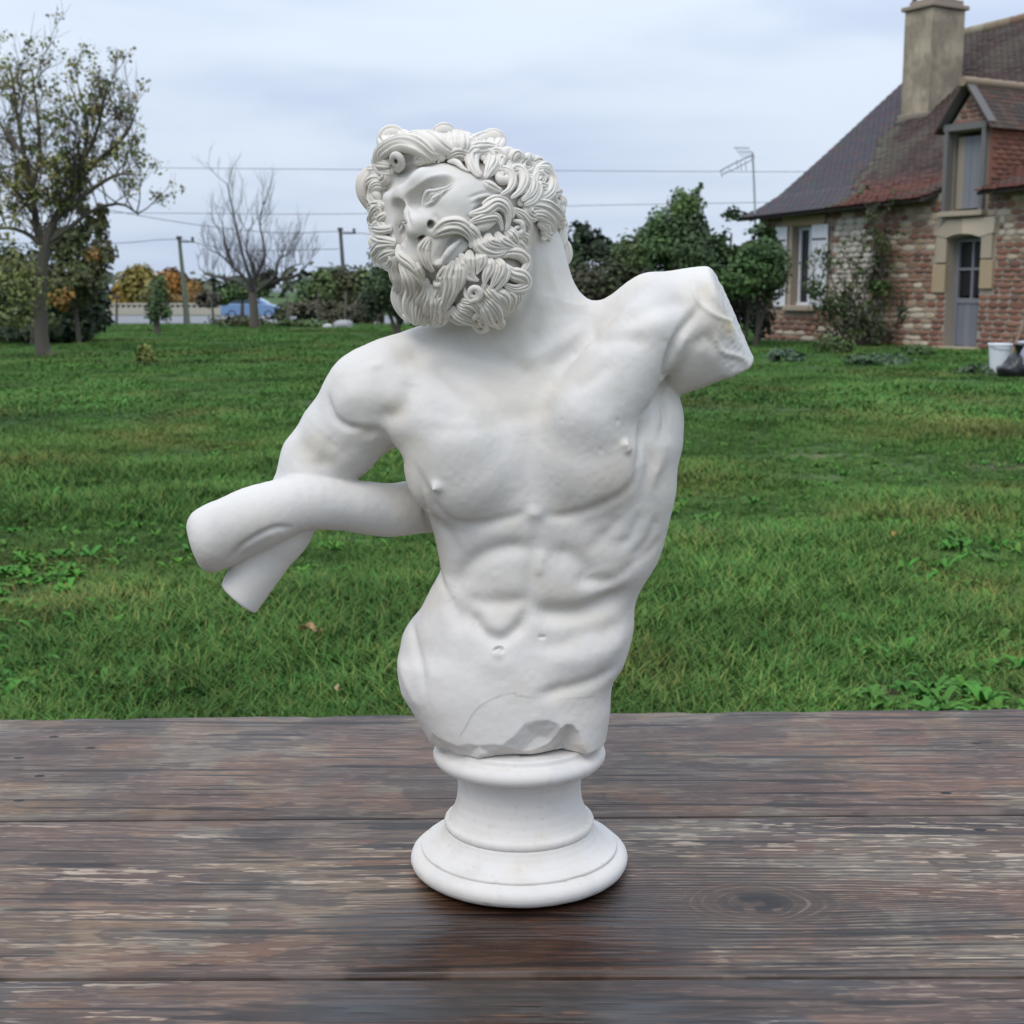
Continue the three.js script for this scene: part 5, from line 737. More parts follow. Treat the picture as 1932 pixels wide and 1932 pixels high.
        const ca = new Float32Array(gq.attributes.position.count * 3); for (let i = 0; i < ca.length; i += 3) { ca[i] = c[0]; ca[i + 1] = c[1]; ca[i + 2] = c[2]; } gq.setAttribute('color', new THREE.BufferAttribute(ca, 3)); (isS ? slate : clay).push(gq);
      }
      d += step * Math.cos(sl); row++;
    }
    const vm = std([1, 1, 1], 0.75, { vertexColors: true });
    mesh('slates', mergeGeometries(slate), vm, house).userData.kind = 'stuff'; mesh('clay_tiles', mergeGeometries(clay), std([1, 1, 1], 0.92, { vertexColors: true }), house).userData.kind = 'stuff';
    const rm = [std([0.24, 0.19, 0.13], 0.95), std([0.20, 0.12, 0.08], 0.95), std([0.28, 0.25, 0.18], 0.95)];
    for (let k = 0; k < 34; k++) { const x = -0.2 + k * 0.36, gq = new THREE.CylinderGeometry(0.12, 0.135, 0.38, 9, 1); gq.rotateZ(Math.PI / 2 + (R() - 0.5) * 0.05); gq.translate(x, 6.74 + TILT * (x + 0.25), -RIDGE); mesh('ridge_tile', gq, rm[(R() * 3) | 0], house); }
    for (let k = 0; k < 30; k++) { const x = 0.1 + k * 0.42; if (x > 4.7 && x < 6.1) continue; const g = box(0.07, 0.09, 0.5, 0, 0, 0); g.rotateX(0.3); g.translate(x, 2.56 + TILT * (x + 0.25), 0.12); mesh('rafter_end', g, M.beam, house); }
  }
  // chimney
  {
    const c = new THREE.Group(); c.name = 'chimney'; house.add(c); const u = 1.52, d = 3.25;
    const sh = box(0.76, 3.2, 0.96, u, 5.15, -d, 0.02), mtex = (() => { const S = 256, a = new Uint8Array(S * S * 4); for (let y2 = 0; y2 < S; y2++) for (let x2 = 0; x2 < S; x2++) { const k = (y2 * S + x2) * 4, st = fbm(x2 / 30, y2 / 10, 3, 5), sp2 = fbm(x2 / 80, y2 / 24, 7, 4), v = lerp(0.80, 1.08, sstep(0.25, 0.75, 0.35 * st + 0.65 * sp2)); a[k] = Math.min(255, 205 * v); a[k + 1] = Math.min(255, 190 * v); a[k + 2] = Math.min(255, 165 * v); a[k + 3] = 255; } const t = new THREE.DataTexture(a, S, S); t.magFilter = THREE.LinearFilter; t.colorSpace = THREE.SRGBColorSpace; t.needsUpdate = true; return t; })();
    mesh('stack', sh, std([0.62, 0.62, 0.62], 0.95, { map: mtex }), c); mesh('cap', merge([box(0.88, 0.09, 1.08, u, 6.80, -d, 0.02), box(0.7, 0.1, 0.84, u + 0.03, 6.90, -d, 0.02)]), std([0.30, 0.24, 0.19], 0.95), c);
    mesh('pot', box(0.46, 0.42, 0.5, u + 0.12, 7.16, -d, 0.03), std([0.34, 0.24, 0.17], 0.9), c); for (const q of [0, 1]) { const g = tube([[u - 0.32 + 0.12 * q, 6.9, -d + 0.3 - 0.3 * q], [u - 0.26 + 0.12 * q, 7.1, -d + 0.3 - 0.3 * q], [u - 0.08 + 0.12 * q, 7.5, -d + 0.2 - 0.3 * q]], 0.05, 6, 7); mesh('flue_bracket', g, M.iron, c); }
    mesh('flashing', box(0.84, 0.3, 1.06, u, roofY(2.75) + 0.02, -d, 0.02), std([0.24, 0.20, 0.16], 0.95), c);
  }
}
{ // television aerial on its mast at the house corner
  const z = -29.3, P2 = (x, y, dz = 0) => onZ(x, y, z + dz), t0 = P2(1424, 420), m = std([0.16, 0.17, 0.19], 0.5, { metalness: 0.4 }), a = thing('tv_aerial', 'television aerial with comb elements on a thin mast at the house corner', 'aerial', [t0.x, 0, t0.z]);
  const q = (x, y, dz = 0) => { const p = P2(x, y, dz); return [p.x - t0.x, p.y, p.z - t0.z]; };
  mesh('mast', tube([q(1425, 425), q(1424, 380), q(1422, 330), q(1420, 288)], 0.022, 6, 7), std([0.42, 0.44, 0.47], 0.5, { metalness: 0.3 }), a);
  mesh('boom', merge([tube([q(1421, 292), q(1390, 306), q(1359, 322)], 0.014, 4, 6), tube([q(1421, 300), q(1392, 316), q(1362, 330)], 0.009, 4, 5)]), m, a);
  for (const [x, y, l] of [[1361, 326, 10], [1376, 319, 6], [1391, 309, 14], [1398, 312, 12], [1407, 310, 14]]) mesh('element', tube([q(x - 1, y - l * 0.5, -0.18), q(x, y, 0), q(x + 1, y + l * 0.8, 0.18)], 0.008, 4, 5), m, a);
  for (const k of [0, 1, 2, 3, 4]) mesh('reflector_rod', tube([q(1386 + k * 6, 277, -0.25), q(1396 + k * 6, 291, 0), q(1400 + k * 6, 297, 0.2)], 0.006, 4, 5), m, a);
  for (const k of [0, 1]) mesh('reflector_rod', tube([q(1384 + k * 8, 279 + k * 8, -0.2), q(1414 + k * 6, 279 + k * 8, 0)], 0.006, 4, 5), m, a);
}

// ---------------------------------------------------------------- trees, shrubs and hedges
function leafGeo(seed, clumps, size, tones, gap = 0.42, freq = 2.2) { // many bent leaf-sized faces through the clumps' volume
  const r = rng(seed), pos = [], col = [], idx = []; const nv = new THREE.Vector3(), a = new THREE.Vector3(), b = new THREE.Vector3();
  for (const c of clumps) {
    const [cx, cy, cz] = c.c, n = c.n, rr = c.r;
    const tone = c.tone || tones[(r() * tones.length) | 0];
    for (let i = 0, tries = 0; i < n && tries < n * 6; tries++) {
      const th = r() * 6.283, ph = Math.acos(2 * r() - 1), q = Math.pow(r(), 0.42) * (0.82 + 0.36 * r()), ux = Math.sin(ph) * Math.cos(th), uy = Math.cos(ph), uz = Math.sin(ph) * Math.sin(th);
      const x = cx + ux * rr[0] * q, y = cy + uy * rr[1] * q, z = cz + uz * rr[2] * q; if (fbm(x * freq, y * freq, z * freq, 2) < gap) continue; i++;
      nv.set(ux + (r() - 0.5) * 1.6, uy + 0.5 + (r() - 0.5) * 1.6, uz + (r() - 0.5) * 1.6).normalize(); a.set(r() - 0.5, r() - 0.5, r() - 0.5).cross(nv).normalize(); b.crossVectors(nv, a);
      const s = size * (0.6 + 0.8 * r()), w = s * 0.36, o = pos.length / 3, t = (0.72 + 0.56 * r()) * (0.8 + 0.4 * vnoise(x * 1.7, y * 1.7, z * 1.7));
      pos.push(x - a.x * s * 0.5, y - a.y * s * 0.5, z - a.z * s * 0.5, x + b.x * w, y + b.y * w, z + b.z * w, x + a.x * s * 0.5 - nv.x * s * 0.12, y + a.y * s * 0.5 - nv.y * s * 0.12, z + a.z * s * 0.5, x - b.x * w, y - b.y * w, z - b.z * w);
      for (let k = 0; k < 4; k++) { col.push(tone[0] * t, tone[1] * t, tone[2] * t); } idx.push(o, o + 1, o + 2, o, o + 2, o + 3);
    }
  }
  const g = new THREE.BufferGeometry(); g.setAttribute('position', new THREE.Float32BufferAttribute(pos, 3)); g.setAttribute('color', new THREE.Float32BufferAttribute(col, 3)); g.setIndex(idx); g.computeVertexNormals(); return g;
}
function limb(pts, r0, r1, sides = 6) { // tapered bent limb
  const c = new THREE.CatmullRomCurve3(pts.map((p) => new THREE.Vector3(...p))), n = Math.max(2, pts.length * 2), pos = [], idx = []; const P = c.getPoints(n), X = new THREE.Vector3(), Y = new THREE.Vector3();
  for (let i = 0; i <= n; i++) { const T = P[Math.min(n, i + 1)].clone().sub(P[Math.max(0, i - 1)]).normalize(); X.set(T.y, -T.x, 0.3).cross(T).normalize(); Y.crossVectors(T, X); const r = lerp(r0, r1, i / n); for (let j = 0; j < sides; j++) { const a = j / sides * 6.2832; pos.push(P[i].x + r * (Math.cos(a) * X.x + Math.sin(a) * Y.x), P[i].y + r * (Math.cos(a) * X.y + Math.sin(a) * Y.y), P[i].z + r * (Math.cos(a) * X.z + Math.sin(a) * Y.z)); } }
  for (let i = 0; i < n; i++) for (let j = 0; j < sides; j++) { const a = i * sides + j, b = i * sides + (j + 1) % sides; idx.push(a, a + sides, b, b, a + sides, b + sides); }
  const g = new THREE.BufferGeometry(); g.setAttribute('position', new THREE.Float32BufferAttribute(pos, 3)); g.setIndex(idx); g.computeVertexNormals(); return g.toNonIndexed();
}
function grow(r, out, tips, p, dir, len, rad, depth, o) { // twigs off a limb
  const pts = [p.slice()], d = dir.slice(); let q = p.slice(); const n = 3;
  for (let i = 0; i < n; i++) { d[0] += (r() - 0.5) * o.bend; d[1] += (r() - 0.5) * o.bend + o.up; d[2] += (r() - 0.5) * o.bend; const l = hyp(...d); q = [q[0] + d[0] / l * len / n, q[1] + d[1] / l * len / n, q[2] + d[2] / l * len / n]; pts.push(q); }
  out.push(limb(pts, rad, rad * 0.5, depth > 1 ? 5 : 3)); tips.push(q);
  if (depth <= 0) return;
  const k = o.kids + (r() < 0.5 ? 1 : 0);
  for (let i = 0; i < k; i++) { const t = 0.3 + 0.7 * (i + r()) / k, f = t * n, j = Math.min(n - 1, f | 0), s = f - j, b = [0, 1, 2].map((a) => lerp(pts[j][a], pts[j + 1][a], s)), l = hyp(...d); const nd = [d[0] / l + (r() - 0.5) * o.spread, d[1] / l + (r() - 0.35) * o.spread, d[2] / l + (r() - 0.5) * o.spread]; grow(r, out, tips, b, nd, len * (0.5 + 0.3 * r()), rad * 0.55, depth - 1, o); }
}
const bark = std([0.10, 0.085, 0.07], 0.95), barkGrey = std([0.075, 0.068, 0.065], 0.95), leafMat = std([1, 1, 1], 0.75, { vertexColors: true, side: THREE.DoubleSide });
const mpp = (z) => -z / FOCAL * (1 / 1.0);
function plant(name, label, category, bx, z, group) { const x = onZ(bx, HORIZON, z).x, t = thing(name, label, category, [x, groundY(x, z), z], 0, group); t.userData.q = undefined; delete t.userData.q; return t; }
const local = (t, px, py, dz = 0) => { const p = onZ(px, py, t.position.z + dz); return [p.x - t.position.x, p.y - t.position.y, dz]; };
// clumps given as [px, py, half-width px, half-height px, leaves, depth]
const clumpsOf = (t, list, tone) => list.map(([x, y, w, h, n, dz = 0, tn]) => { const s = mpp(t.position.z); return { c: local(t, x, y, dz), r: [w * s, h * s, Math.max(w, h) * s * 0.8], n, tone: tn || tone }; });
{ // tall half-bare tree at the left
  const t = plant('autumn_tree', 'tall half bare tree with sparse olive leaves at the left edge', 'tree', 78, -22.3), r = rng(91), wood = [], tips = [], o = { bend: 0.55, up: 0.10, kids: 3, spread: 1.5 }, Q = (x, y, d = 0) => local(t, x, y, d);
  mesh('trunk', merge([limb([[0, -0.1, 0], Q(78, 640), Q(77, 560), Q(80, 500), Q(84, 468)], 0.12, 0.085, 9), limb([[0.12, -0.03, 0.02], [0.05, 0.05, 0.01], [0, 0.3, 0]], 0.08, 0.05, 6), limb([[-0.1, -0.03, -0.02], [-0.05, 0.05, 0.01], [0, 0.3, 0]], 0.07, 0.05, 6)]), bark, t);
  const main = [[[84, 468], [70, 430], [62, 370], [45, 290], [30, 200], [18, 120]], [[84, 468], [100, 420], [128, 370], [150, 320], [165, 250], [150, 170]], [[128, 370], [160, 300], [185, 240], [200, 170]], [[62, 400], [30, 360], [0, 330], [-40, 300]], [[84, 462], [130, 430], [180, 395], [230, 385], [262, 405]], [[150, 330], [200, 290], [240, 250], [255, 215]], [[60, 360], [75, 290], [70, 210], [60, 130]], [[84, 468], [50, 440], [10, 430], [-40, 440]], [[110, 410], [170, 360], [220, 330], [250, 330]], [[45, 290], [10, 250], [-20, 190]]];
  main.forEach((l, i) => { const pts = l.map(([x, y], k) => Q(x, y, (i % 3 - 1) * 0.35 * k / l.length * 3)); wood.push(limb(pts, i < 2 ? 0.075 : 0.045, 0.014, 6)); for (let k = 1; k < pts.length; k++) for (let m = 0; m < 4; m++) { const a = pts[k - 1], b = pts[k], f = r(), p = [0, 1, 2].map((c) => lerp(a[c], b[c], f)); grow(r, wood, tips, p, [(r() - 0.5) * 1.8, 0.45 + r() * 0.7, (r() - 0.5) * 1.8], 0.36 + 0.40 * r(), 0.013, 2, o); } });
  mesh('limbs', merge(wood), bark, t);
  const cl = []; for (const p of tips) if (r() < (p[1] > 3.2 ? 0.17 : 0.26)) cl.push({ c: p, r: [0.15, 0.14, 0.15], n: 8 + 14 * r() }); cl.push(...clumpsOf(t, [[40, 330, 50, 60, 130, 0.2], [20, 400, 60, 60, 240, 0.3], [150, 300, 40, 60, 60], [60, 230, 40, 70, 70], [140, 250, 45, 50, 60, 0.2], [10, 480, 60, 60, 420, 0.3], [150, 470, 60, 50, 160, -0.3], [40, 540, 70, 50, 460, 0.3]]));
  mesh('crown', leafGeo(5, cl, 0.062, [[0.21, 0.215, 0.06], [0.16, 0.19, 0.05], [0.24, 0.21, 0.065], [0.13, 0.16, 0.045]], 0.38, 2.5), leafMat, t);
}
function bushy(name, label, cat, bx, z, list, size, tones, seed, stems = [], gap = 0.42, freq = 1.4, group) {
  const t = plant(name, label, cat, bx, z, group), r = rng(seed + 1); const st = stems.length ? stems : [[[bx, 600], [bx, 560]]];
  mesh('trunk', merge(st.map((l) => limb([[local(t, ...l[0])[0], -0.15, l[0][2] || 0], ...l.slice(1).map((p) => local(t, ...p))], mpp(z) * 5, mpp(z) * 2, 6))), bark, t);
  mesh('crown', leafGeo(seed, clumpsOf(t, list), size, tones, gap, freq), leafMat, t); return t;
}
const DARK = [[0.026, 0.048, 0.018], [0.036, 0.064, 0.022], [0.022, 0.038, 0.016]], MID = [[0.062, 0.112, 0.028], [0.050, 0.090, 0.025], [0.080, 0.122, 0.034]], OLIVE = [[0.075, 0.085, 0.028], [0.060, 0.070, 0.024], [0.095, 0.090, 0.032]];
bushy('evergreen_bush', 'large dark evergreen bush behind the half bare tree at left', 'bush', 70, -28.5, [[-30, 560, 70, 90, 2600], [40, 580, 70, 75, 3200], [110, 575, 60, 75, 2800, 0.3], [165, 590, 42, 62, 2000, 0.2], [170, 520, 30, 40, 500, -0.4], [20, 500, 60, 40, 900, -0.5], [80, 620, 110, 30, 1600, 0.6]], 0.12, DARK, 21, [[[40, 640], [40, 560]], [[120, 640], [125, 560]], [[150, 640], [143, 560]]], 0.36);
bushy('olive_tree_crown', 'olive green tree with orange tints over the dark bush at left', 'tree', 145, -27, [[120, 450, 55, 55, 1100], [165, 420, 38, 45, 600], [185, 480, 34, 40, 600], [110, 380, 30, 40, 260], [140, 530, 60, 50, 1300, 0.2], [60, 520, 60, 45, 900], [185, 400, 24, 30, 160, 0, [0.11, 0.10, 0.03]], [120, 565, 30, 22, 200, 0.8, [0.22, 0.12, 0.02]], [175, 480, 16, 14, 60, 0.5, [0.26, 0.13, 0.03]], [60, 600, 90, 20, 300, 0.9, [0.08, 0.10, 0.025]]], 0.10, OLIVE, 22, [[[150, 642], [143, 590], [135, 540], [130, 460]], [[60, 640], [70, 540], [100, 470]]], 0.42, 1.6);
bushy('yellow_tree', 'far yellow olive autumn tree beyond the road', 'tree', 255, -135, [[232, 560, 24, 26, 500, 0, [0.30, 0.19, 0.03]], [262, 535, 38, 34, 1500, 0, [0.20, 0.165, 0.035]], [285, 555, 30, 26, 900, 1, [0.15, 0.135, 0.035]], [262, 515, 24, 14, 300, 0, [0.24, 0.19, 0.03]]], 0.55, OLIVE, 23, [[[255, 590], [258, 545]]], 0.38, 0.5);
bushy('orange_tree', 'far rusty orange autumn tree beyond the road', 'tree', 335, -138, [[322, 535, 26, 28, 1000, 0, [0.30, 0.135, 0.025]], [352, 550, 28, 24, 900, 0, [0.24, 0.13, 0.03]], [340, 566, 38, 16, 700, 1, [0.19, 0.115, 0.03]], [375, 562, 24, 18, 400, -1, [0.17, 0.10, 0.035]]], 0.55, OLIVE, 24, [[[336, 590], [338, 555]]], 0.38, 0.5);
bushy('sapling', 'thin dark green sapling on the far lawn before the parapet', 'tree', 297, -33, [[297, 560, 18, 40, 420], [290, 590, 20, 24, 300], [305, 530, 10, 20, 90], [315, 590, 12, 18, 120]], 0.085, MID, 25, [[[300, 632], [297, 600], [298, 540]], [[298, 620], [288, 590]]], 0.4, 2);
bushy('dark_conifer', 'small dark conifer behind the trunk of the bare fruit tree', 'tree', 455, -62, [[450, 548, 22, 16, 700], [478, 545, 22, 20, 800], [420, 560, 24, 14, 500], [395, 565, 26, 16, 500, 1, [0.05, 0.05, 0.03]]], 0.2, MID, 26, [[[455, 585], [458, 550]]], 0.36);
{ // bare fruit tree
  const t = plant('bare_tree', 'leafless spreading fruit tree in front of the blue car', 'tree', 478, -38), r = rng(17), wood = [], tips = [], o = { bend: 0.6, up: 0.22, kids: 3, spread: 1.4 }, Q = (x, y, d = 0) => local(t, x, y, d);
  mesh('trunk', limb([[0, -0.1, 0], Q(480, 600), Q(478, 575), Q(476, 552)], 0.13, 0.11, 9), bark, t);
  const main = [[[476, 555], [455, 535], [425, 525], [395, 520], [375, 505]], [[476, 555], [462, 525], [440, 505], [415, 480], [392, 470]], [[478, 553], [470, 520], [455, 470], [440, 400], [428, 345]], [[478, 553], [485, 520], [500, 480], [490, 420], [498, 380]], [[478, 555], [500, 540], [530, 525], [545, 505], [570, 498]], [[490, 545], [520, 520], [525, 490], [545, 480]], [[476, 555], [480, 510], [465, 470], [470, 430]], [[440, 505], [425, 460], [420, 420]], [[530, 525], [560, 520], [580, 500]]];
  main.forEach((l, i) => { const pts = l.map(([x, y], k) => Q(x, y, (i % 3 - 1) * 0.25 * k)); wood.push(limb(pts, 0.055, 0.012, 6)); for (let k = 1; k < pts.length; k++) for (let m = 0; m < 4; m++) { const f = r(), p = [0, 1, 2].map((c) => lerp(pts[k - 1][c], pts[k][c], f)); grow(r, wood, tips, p, [(r() - 0.5) * 1.7, 0.6 + r() * 0.5, (r() - 0.5) * 1.5], 0.38 + 0.40 * r(), 0.0105, 2, o); } });
  mesh('limbs', merge(wood), barkGrey, t);
}
bushy('hedge', 'rough dark hedge and scrub right of the bare fruit tree', 'hedge', 630, -47, [[575, 565, 22, 40, 700], [620, 545, 40, 40, 1600], [660, 540, 40, 36, 1500], [700, 550, 40, 50, 1500], [600, 590, 60, 25, 1100, 0.6, [0.075, 0.07, 0.035]], [680, 590, 60, 24, 1000, 0.6, [0.065, 0.06, 0.035]], [735, 530, 30, 60, 1100], [540, 590, 26, 20, 400, 0.4, [0.06, 0.075, 0.03]]], 0.16, [...MID, [0.07, 0.075, 0.03]], 27, [[[620, 610], [622, 560]], [[690, 612], [692, 560]], [[720, 612], [725, 550]]], 0.38, 1.1);
bushy('dark_shrub_tree', 'dark green shrub tree beside the beard of the statue', 'tree', 752, -33, [[740, 500, 30, 50, 700], [720, 545, 30, 44, 700], [765, 560, 40, 60, 1200], [700, 570, 26, 40, 500], [705, 480, 12, 20, 50]], 0.10, DARK, 28, [[[752, 640], [752, 600], [748, 540]], [[752, 620], [725, 560]]], 0.4, 1.8);
bushy('tall_conifer', 'dark conifer clump right of the statue head', 'tree', 1090, -46, [[1085, 450, 30, 36, 1000], [1120, 460, 40, 30, 1100], [1075, 500, 40, 60, 1900], [1100, 425, 14, 14, 120], [1060, 540, 40, 60, 1600], [1150, 470, 40, 30, 1000]], 0.16, DARK, 29, [[[1090, 610], [1090, 480]], [[1070, 610], [1068, 520]]], 0.38);
bushy('hedge', 'long mixed hedge between statue neck and the big bush', 'hedge', 1160, -41, [[1110, 545, 50, 50, 1900, 0, [0.055, 0.055, 0.028]], [1160, 530, 50, 55, 2000, 0, [0.048, 0.062, 0.024]], [1200, 480, 46, 44, 1500], [1215, 560, 50, 60, 2200, 0.3, [0.042, 0.046, 0.022]], [1130, 590, 60, 30, 1200, 0.5, [0.07, 0.062, 0.035]], [1230, 450, 30, 34, 700]], 0.14, [...MID, [0.06, 0.06, 0.028]], 30, [[[1120, 615], [1120, 550]], [[1160, 615], [1165, 540]], [[1210, 615], [1205, 500]]], 0.38, 1.2);
{ // big bush in front of the house corner
  const list = [[1295, 390, 34, 42, 1300], [1285, 430, 55, 40, 2200], [1375, 405, 36, 24, 900], [1360, 440, 40, 30, 900], [1255, 470, 46, 50, 2200], [1330, 480, 70, 56, 4200, 0.3], [1420, 470, 60, 44, 2800, 0.2], [1390, 520, 70, 40, 2600, 0.4], [1280, 530, 60, 60, 2800, 0.2, [0.030, 0.042, 0.018]], [1340, 560, 60, 50, 2200, 0, [0.026, 0.036, 0.017]], [1455, 450, 30, 34, 900], [1470, 500, 22, 44, 500, 0.4], [1240, 420, 20, 30, 300], [1310, 352, 14, 12, 90], [1445, 540, 40, 36, 700, 0.3], [1400, 580, 50, 44, 1100, -1.2, [0.022, 0.030, 0.015]], [1330, 600, 60, 40, 1200, -1, [0.024, 0.032, 0.015]], [1440, 600, 30, 40, 500, -0.8, [0.03, 0.036, 0.02]]];
  bushy('big_bush', 'big dense green bush in front of the house corner', 'bush', 1405, -26.5, list, 0.085, [[0.058, 0.115, 0.030], [0.046, 0.088, 0.026], [0.078, 0.128, 0.032], [0.038, 0.070, 0.022]], 31, [[[1395, 645], [1385, 600], [1370, 540], [1330, 480]], [[1405, 645], [1412, 590], [1420, 520]], [[1418, 645], [1440, 590], [1450, 520], [1460, 470]], [[1380, 645], [1350, 600], [1300, 520]], [[1425, 640], [1430, 560], [1400, 480]], [[1390, 640], [1375, 560], [1380, 440]]], 0.42, 1.9);
}
{ // straggly shrub and climbers on the house wall
  const t = plant('wall_shrub', 'straggly leggy green shrub growing against the house wall', 'shrub', 1610, -26.2), r = rng(55), wood = [], tips = [], o = { bend: 0.5, up: 0.12, kids: 2, spread: 1.3 }, Q = (x, y, d = 0) => local(t, x, y, d);
  const main = [[[1605, 662], [1570, 600], [1535, 540], [1515, 515]], [[1610, 662], [1590, 590], [1570, 530], [1565, 500]], [[1615, 662], [1625, 590], [1640, 520], [1650, 450], [1645, 400]], [[1618, 662], [1660, 590], [1680, 530], [1685, 480]], [[1612, 662], [1600, 600], [1610, 540], [1600, 490]], [[1620, 662], [1690, 610], [1705, 580]], [[1608, 662], [1560, 620], [1520, 590]], [[1614, 662], [1640, 610], [1660, 550], [1665, 440]]];
  main.forEach((l, i) => { const pts = l.map(([x, y], k) => Q(x, y, (i % 3 - 1) * 0.12 * k)); pts[0][1] = -0.1; wood.push(limb(pts, 0.022, 0.008, 5)); for (let k = 1; k < pts.length; k++) for (let m = 0; m < 5; m++) { const f = r(), p = [0, 1, 2].map((c) => lerp(pts[k - 1][c], pts[k][c], f)); grow(r, wood, tips, p, [(r() - 0.5) * 1.4, 0.5 + r() * 0.6, (r() - 0.5) * 1.2], 0.25 + 0.3 * r(), 0.008, 1, o); } });
  mesh('stems', merge(wood), bark, t);
  const cl = tips.filter(() => r() < 0.6).map((p) => ({ c: p, r: [0.12, 0.11, 0.1], n: 7 })); cl.push(...clumpsOf(t, [[1535, 540, 26, 26, 190, 0.2], [1570, 570, 34, 30, 260, 0.1], [1655, 520, 26, 40, 330, 0, [0.05, 0.09, 0.02]], [1665, 480, 20, 30, 160], [1645, 400, 14, 26, 60, 0, [0.06, 0.07, 0.03]], [1600, 610, 60, 36, 420, 0, [0.05, 0.06, 0.03]], [1705, 590, 16, 30, 170, 0.1, [0.035, 0.065, 0.02]], [1660, 630, 40, 26, 240, 0.1, [0.05, 0.06, 0.025]], [1640, 440, 16, 40, 90, 0, [0.06, 0.075, 0.025]]]));
  mesh('foliage', leafGeo(56, cl, 0.075, [[0.060, 0.095, 0.022], [0.045, 0.075, 0.02], [0.085, 0.11, 0.025]], 0.36, 3), leafMat, t);
}
const lowPlant = (name, label, px, py, w, h, n, tones, seed, size = 0.07, group) => { const p = onY(px, py), t = thing(name, label, 'plant', [p.x, 0, p.z], 0, group), s = mpp(p.z); const r = rng(seed), st = []; for (let i = 0; i < 7; i++) { const a = (r() - 0.5) * w * s * 1.4; st.push(limb([[a * 0.3, -0.04, 0], [a * 0.7, h * s * 0.7, (r() - 0.5) * 0.2], [a, h * s * 1.3, (r() - 0.5) * 0.3]], 0.008, 0.004, 4)); } mesh('stems', merge(st), bark, t); mesh('foliage', leafGeo(seed, [{ c: [0, h * s * 0.8, 0], r: [w * s, h * s, w * s * 0.6], n }, { c: [w * s * 0.4, h * s * 0.6, 0.1], r: [w * s * 0.6, h * s * 0.7, w * s * 0.4], n: n / 3 | 0 }], size, tones, 0.36, 4), leafMat, t); };
const SILVER = [[0.085, 0.135, 0.075], [0.065, 0.11, 0.06], [0.05, 0.10, 0.04]];
lowPlant('silver_plant', 'round silver green plant in the lawn just right of the raised stump', 1482, 684, 32, 15, 420, SILVER, 61);
lowPlant('silver_plant', 'sprawling silver green plants on the lawn under the wall shrub', 1655, 690, 70, 13, 620, SILVER, 62);
lowPlant('silver_plant', 'small tuft of silver green leaves left of the white tub', 1850, 705, 36, 9, 260, SILVER, 63);
lowPlant('green_shrub', 'low green shrub at the foot of the wall left of the door', 1572, 668, 40, 22, 420, MID, 64);
lowPlant('green_shrub', 'dark leafy weeds at the wall between shrub and door', 1730, 672, 30, 12, 240, MID, 65);
lowPlant('young_shrub', 'little yellow green bush standing alone on the left lawn', 276, 690, 20, 22, 520, [[0.15, 0.18, 0.035], [0.10, 0.15, 0.03], [0.12, 0.10, 0.04]], 66, 0.055);
lowPlant('weed_clump', 'low leafy weeds at the lower edge of the lawn by the fence', 560, 618, 60, 10, 300, MID, 67, 0.12);
lowPlant('weed_clump', 'scrubby weeds round the foot of the bare fruit tree', 450, 616, 60, 13, 420, OLIVE, 68, 0.12);
{ // far belt of woodland along the skyline, one mass
  const r = rng(8), cl = []; for (let x = -210; x < 240; x += 5) cl.push({ c: [x + r() * 3, 1.2 + 1.2 * r(), -330 - 20 * r()], r: [5, 3.2 + 2.4 * fbm(x * 0.05, 1, 1, 3), 4], n: 34 });
  const o = mesh('woodland', leafGeo(70, cl, 3, [[0.06, 0.08, 0.045], [0.075, 0.085, 0.05], [0.055, 0.065, 0.04]], 0.2, 0.1), leafMat); tag(o, 'far low belt of woodland along the skyline', null, null, 'stuff');
}

// ---------------------------------------------------------------- poles, wires, parapet, car and the bits by the house
{
  const pm = std([0.13, 0.15, 0.12], 0.9), dm = std([0.07, 0.07, 0.075], 0.7);
  const pole = (label, top, foot, z, col) => { const b = onZ(...foot, z), a = onZ(...top, z), gy = groundY(b.x, z), t = thing('utility_pole', label, 'pole', [b.x, gy, z]); const g = new THREE.CylinderGeometry(0.06, 0.10, a.y - gy + 0.3, 10); g.translate(0, (a.y - gy - 0.3) / 2, 0); const p = g.attributes.position, sk = (a.x - b.x) / (a.y - gy); for (let i = 0; i < p.count; i++) p.setX(i, p.getX(i) + p.getY(i) * sk); g.computeVertexNormals(); mesh('post', g, col, t); mesh('insulator_arm', merge([box(0.55, 0.05, 0.06, a.x - b.x + 0.3, a.y - gy - 0.12, 0.11), new THREE.CylinderGeometry(0.05, 0.05, 0.14, 8).translate(a.x - b.x + 0.5, a.y - gy - 0.02, 0.11)]), dm, t); mesh('cap', box(0.17, 0.1, 0.17, a.x - b.x, a.y - gy + 0.03, 0), dm, t); };
  pole('greenish leaning utility pole left of the bare fruit tree', [338, 450], [354, 606], -50, pm);
  pole('dark leaning utility pole between fruit tree and statue head', [642, 434], [655, 606], -50, std([0.10, 0.10, 0.105], 0.9));
  const wm = std([0.10, 0.11, 0.14], 0.6), wire = (label, pts, z, r) => { const o = mesh('overhead_wire', tube(pts.map(([x, y]) => onZ(x, y, z)), r, 40, 4), wm); tag(o, label, 'wire'); };
  wire('highest overhead wire running right across the sky behind the head', [[-300, 308], [240, 316], [700, 320], [1060, 322], [1510, 324], [2300, 318]], -70, 0.014);
  wire('second overhead wire crossing the sky just below the highest', [[-300, 398], [270, 402], [700, 403], [1060, 389], [1430, 382], [2300, 362]], -70, 0.014);
  wire('sagging wire from the half bare tree to the dark pole top', [[-200, 330], [100, 376], [270, 408], [400, 428], [540, 440], [642, 437], [760, 448], [980, 452]], -50, 0.012);
  wire('lowest wire reaching the top of the greenish pole', [[-250, 455], [215, 459], [340, 452], [420, 470], [640, 470]], -50, 0.012);
}
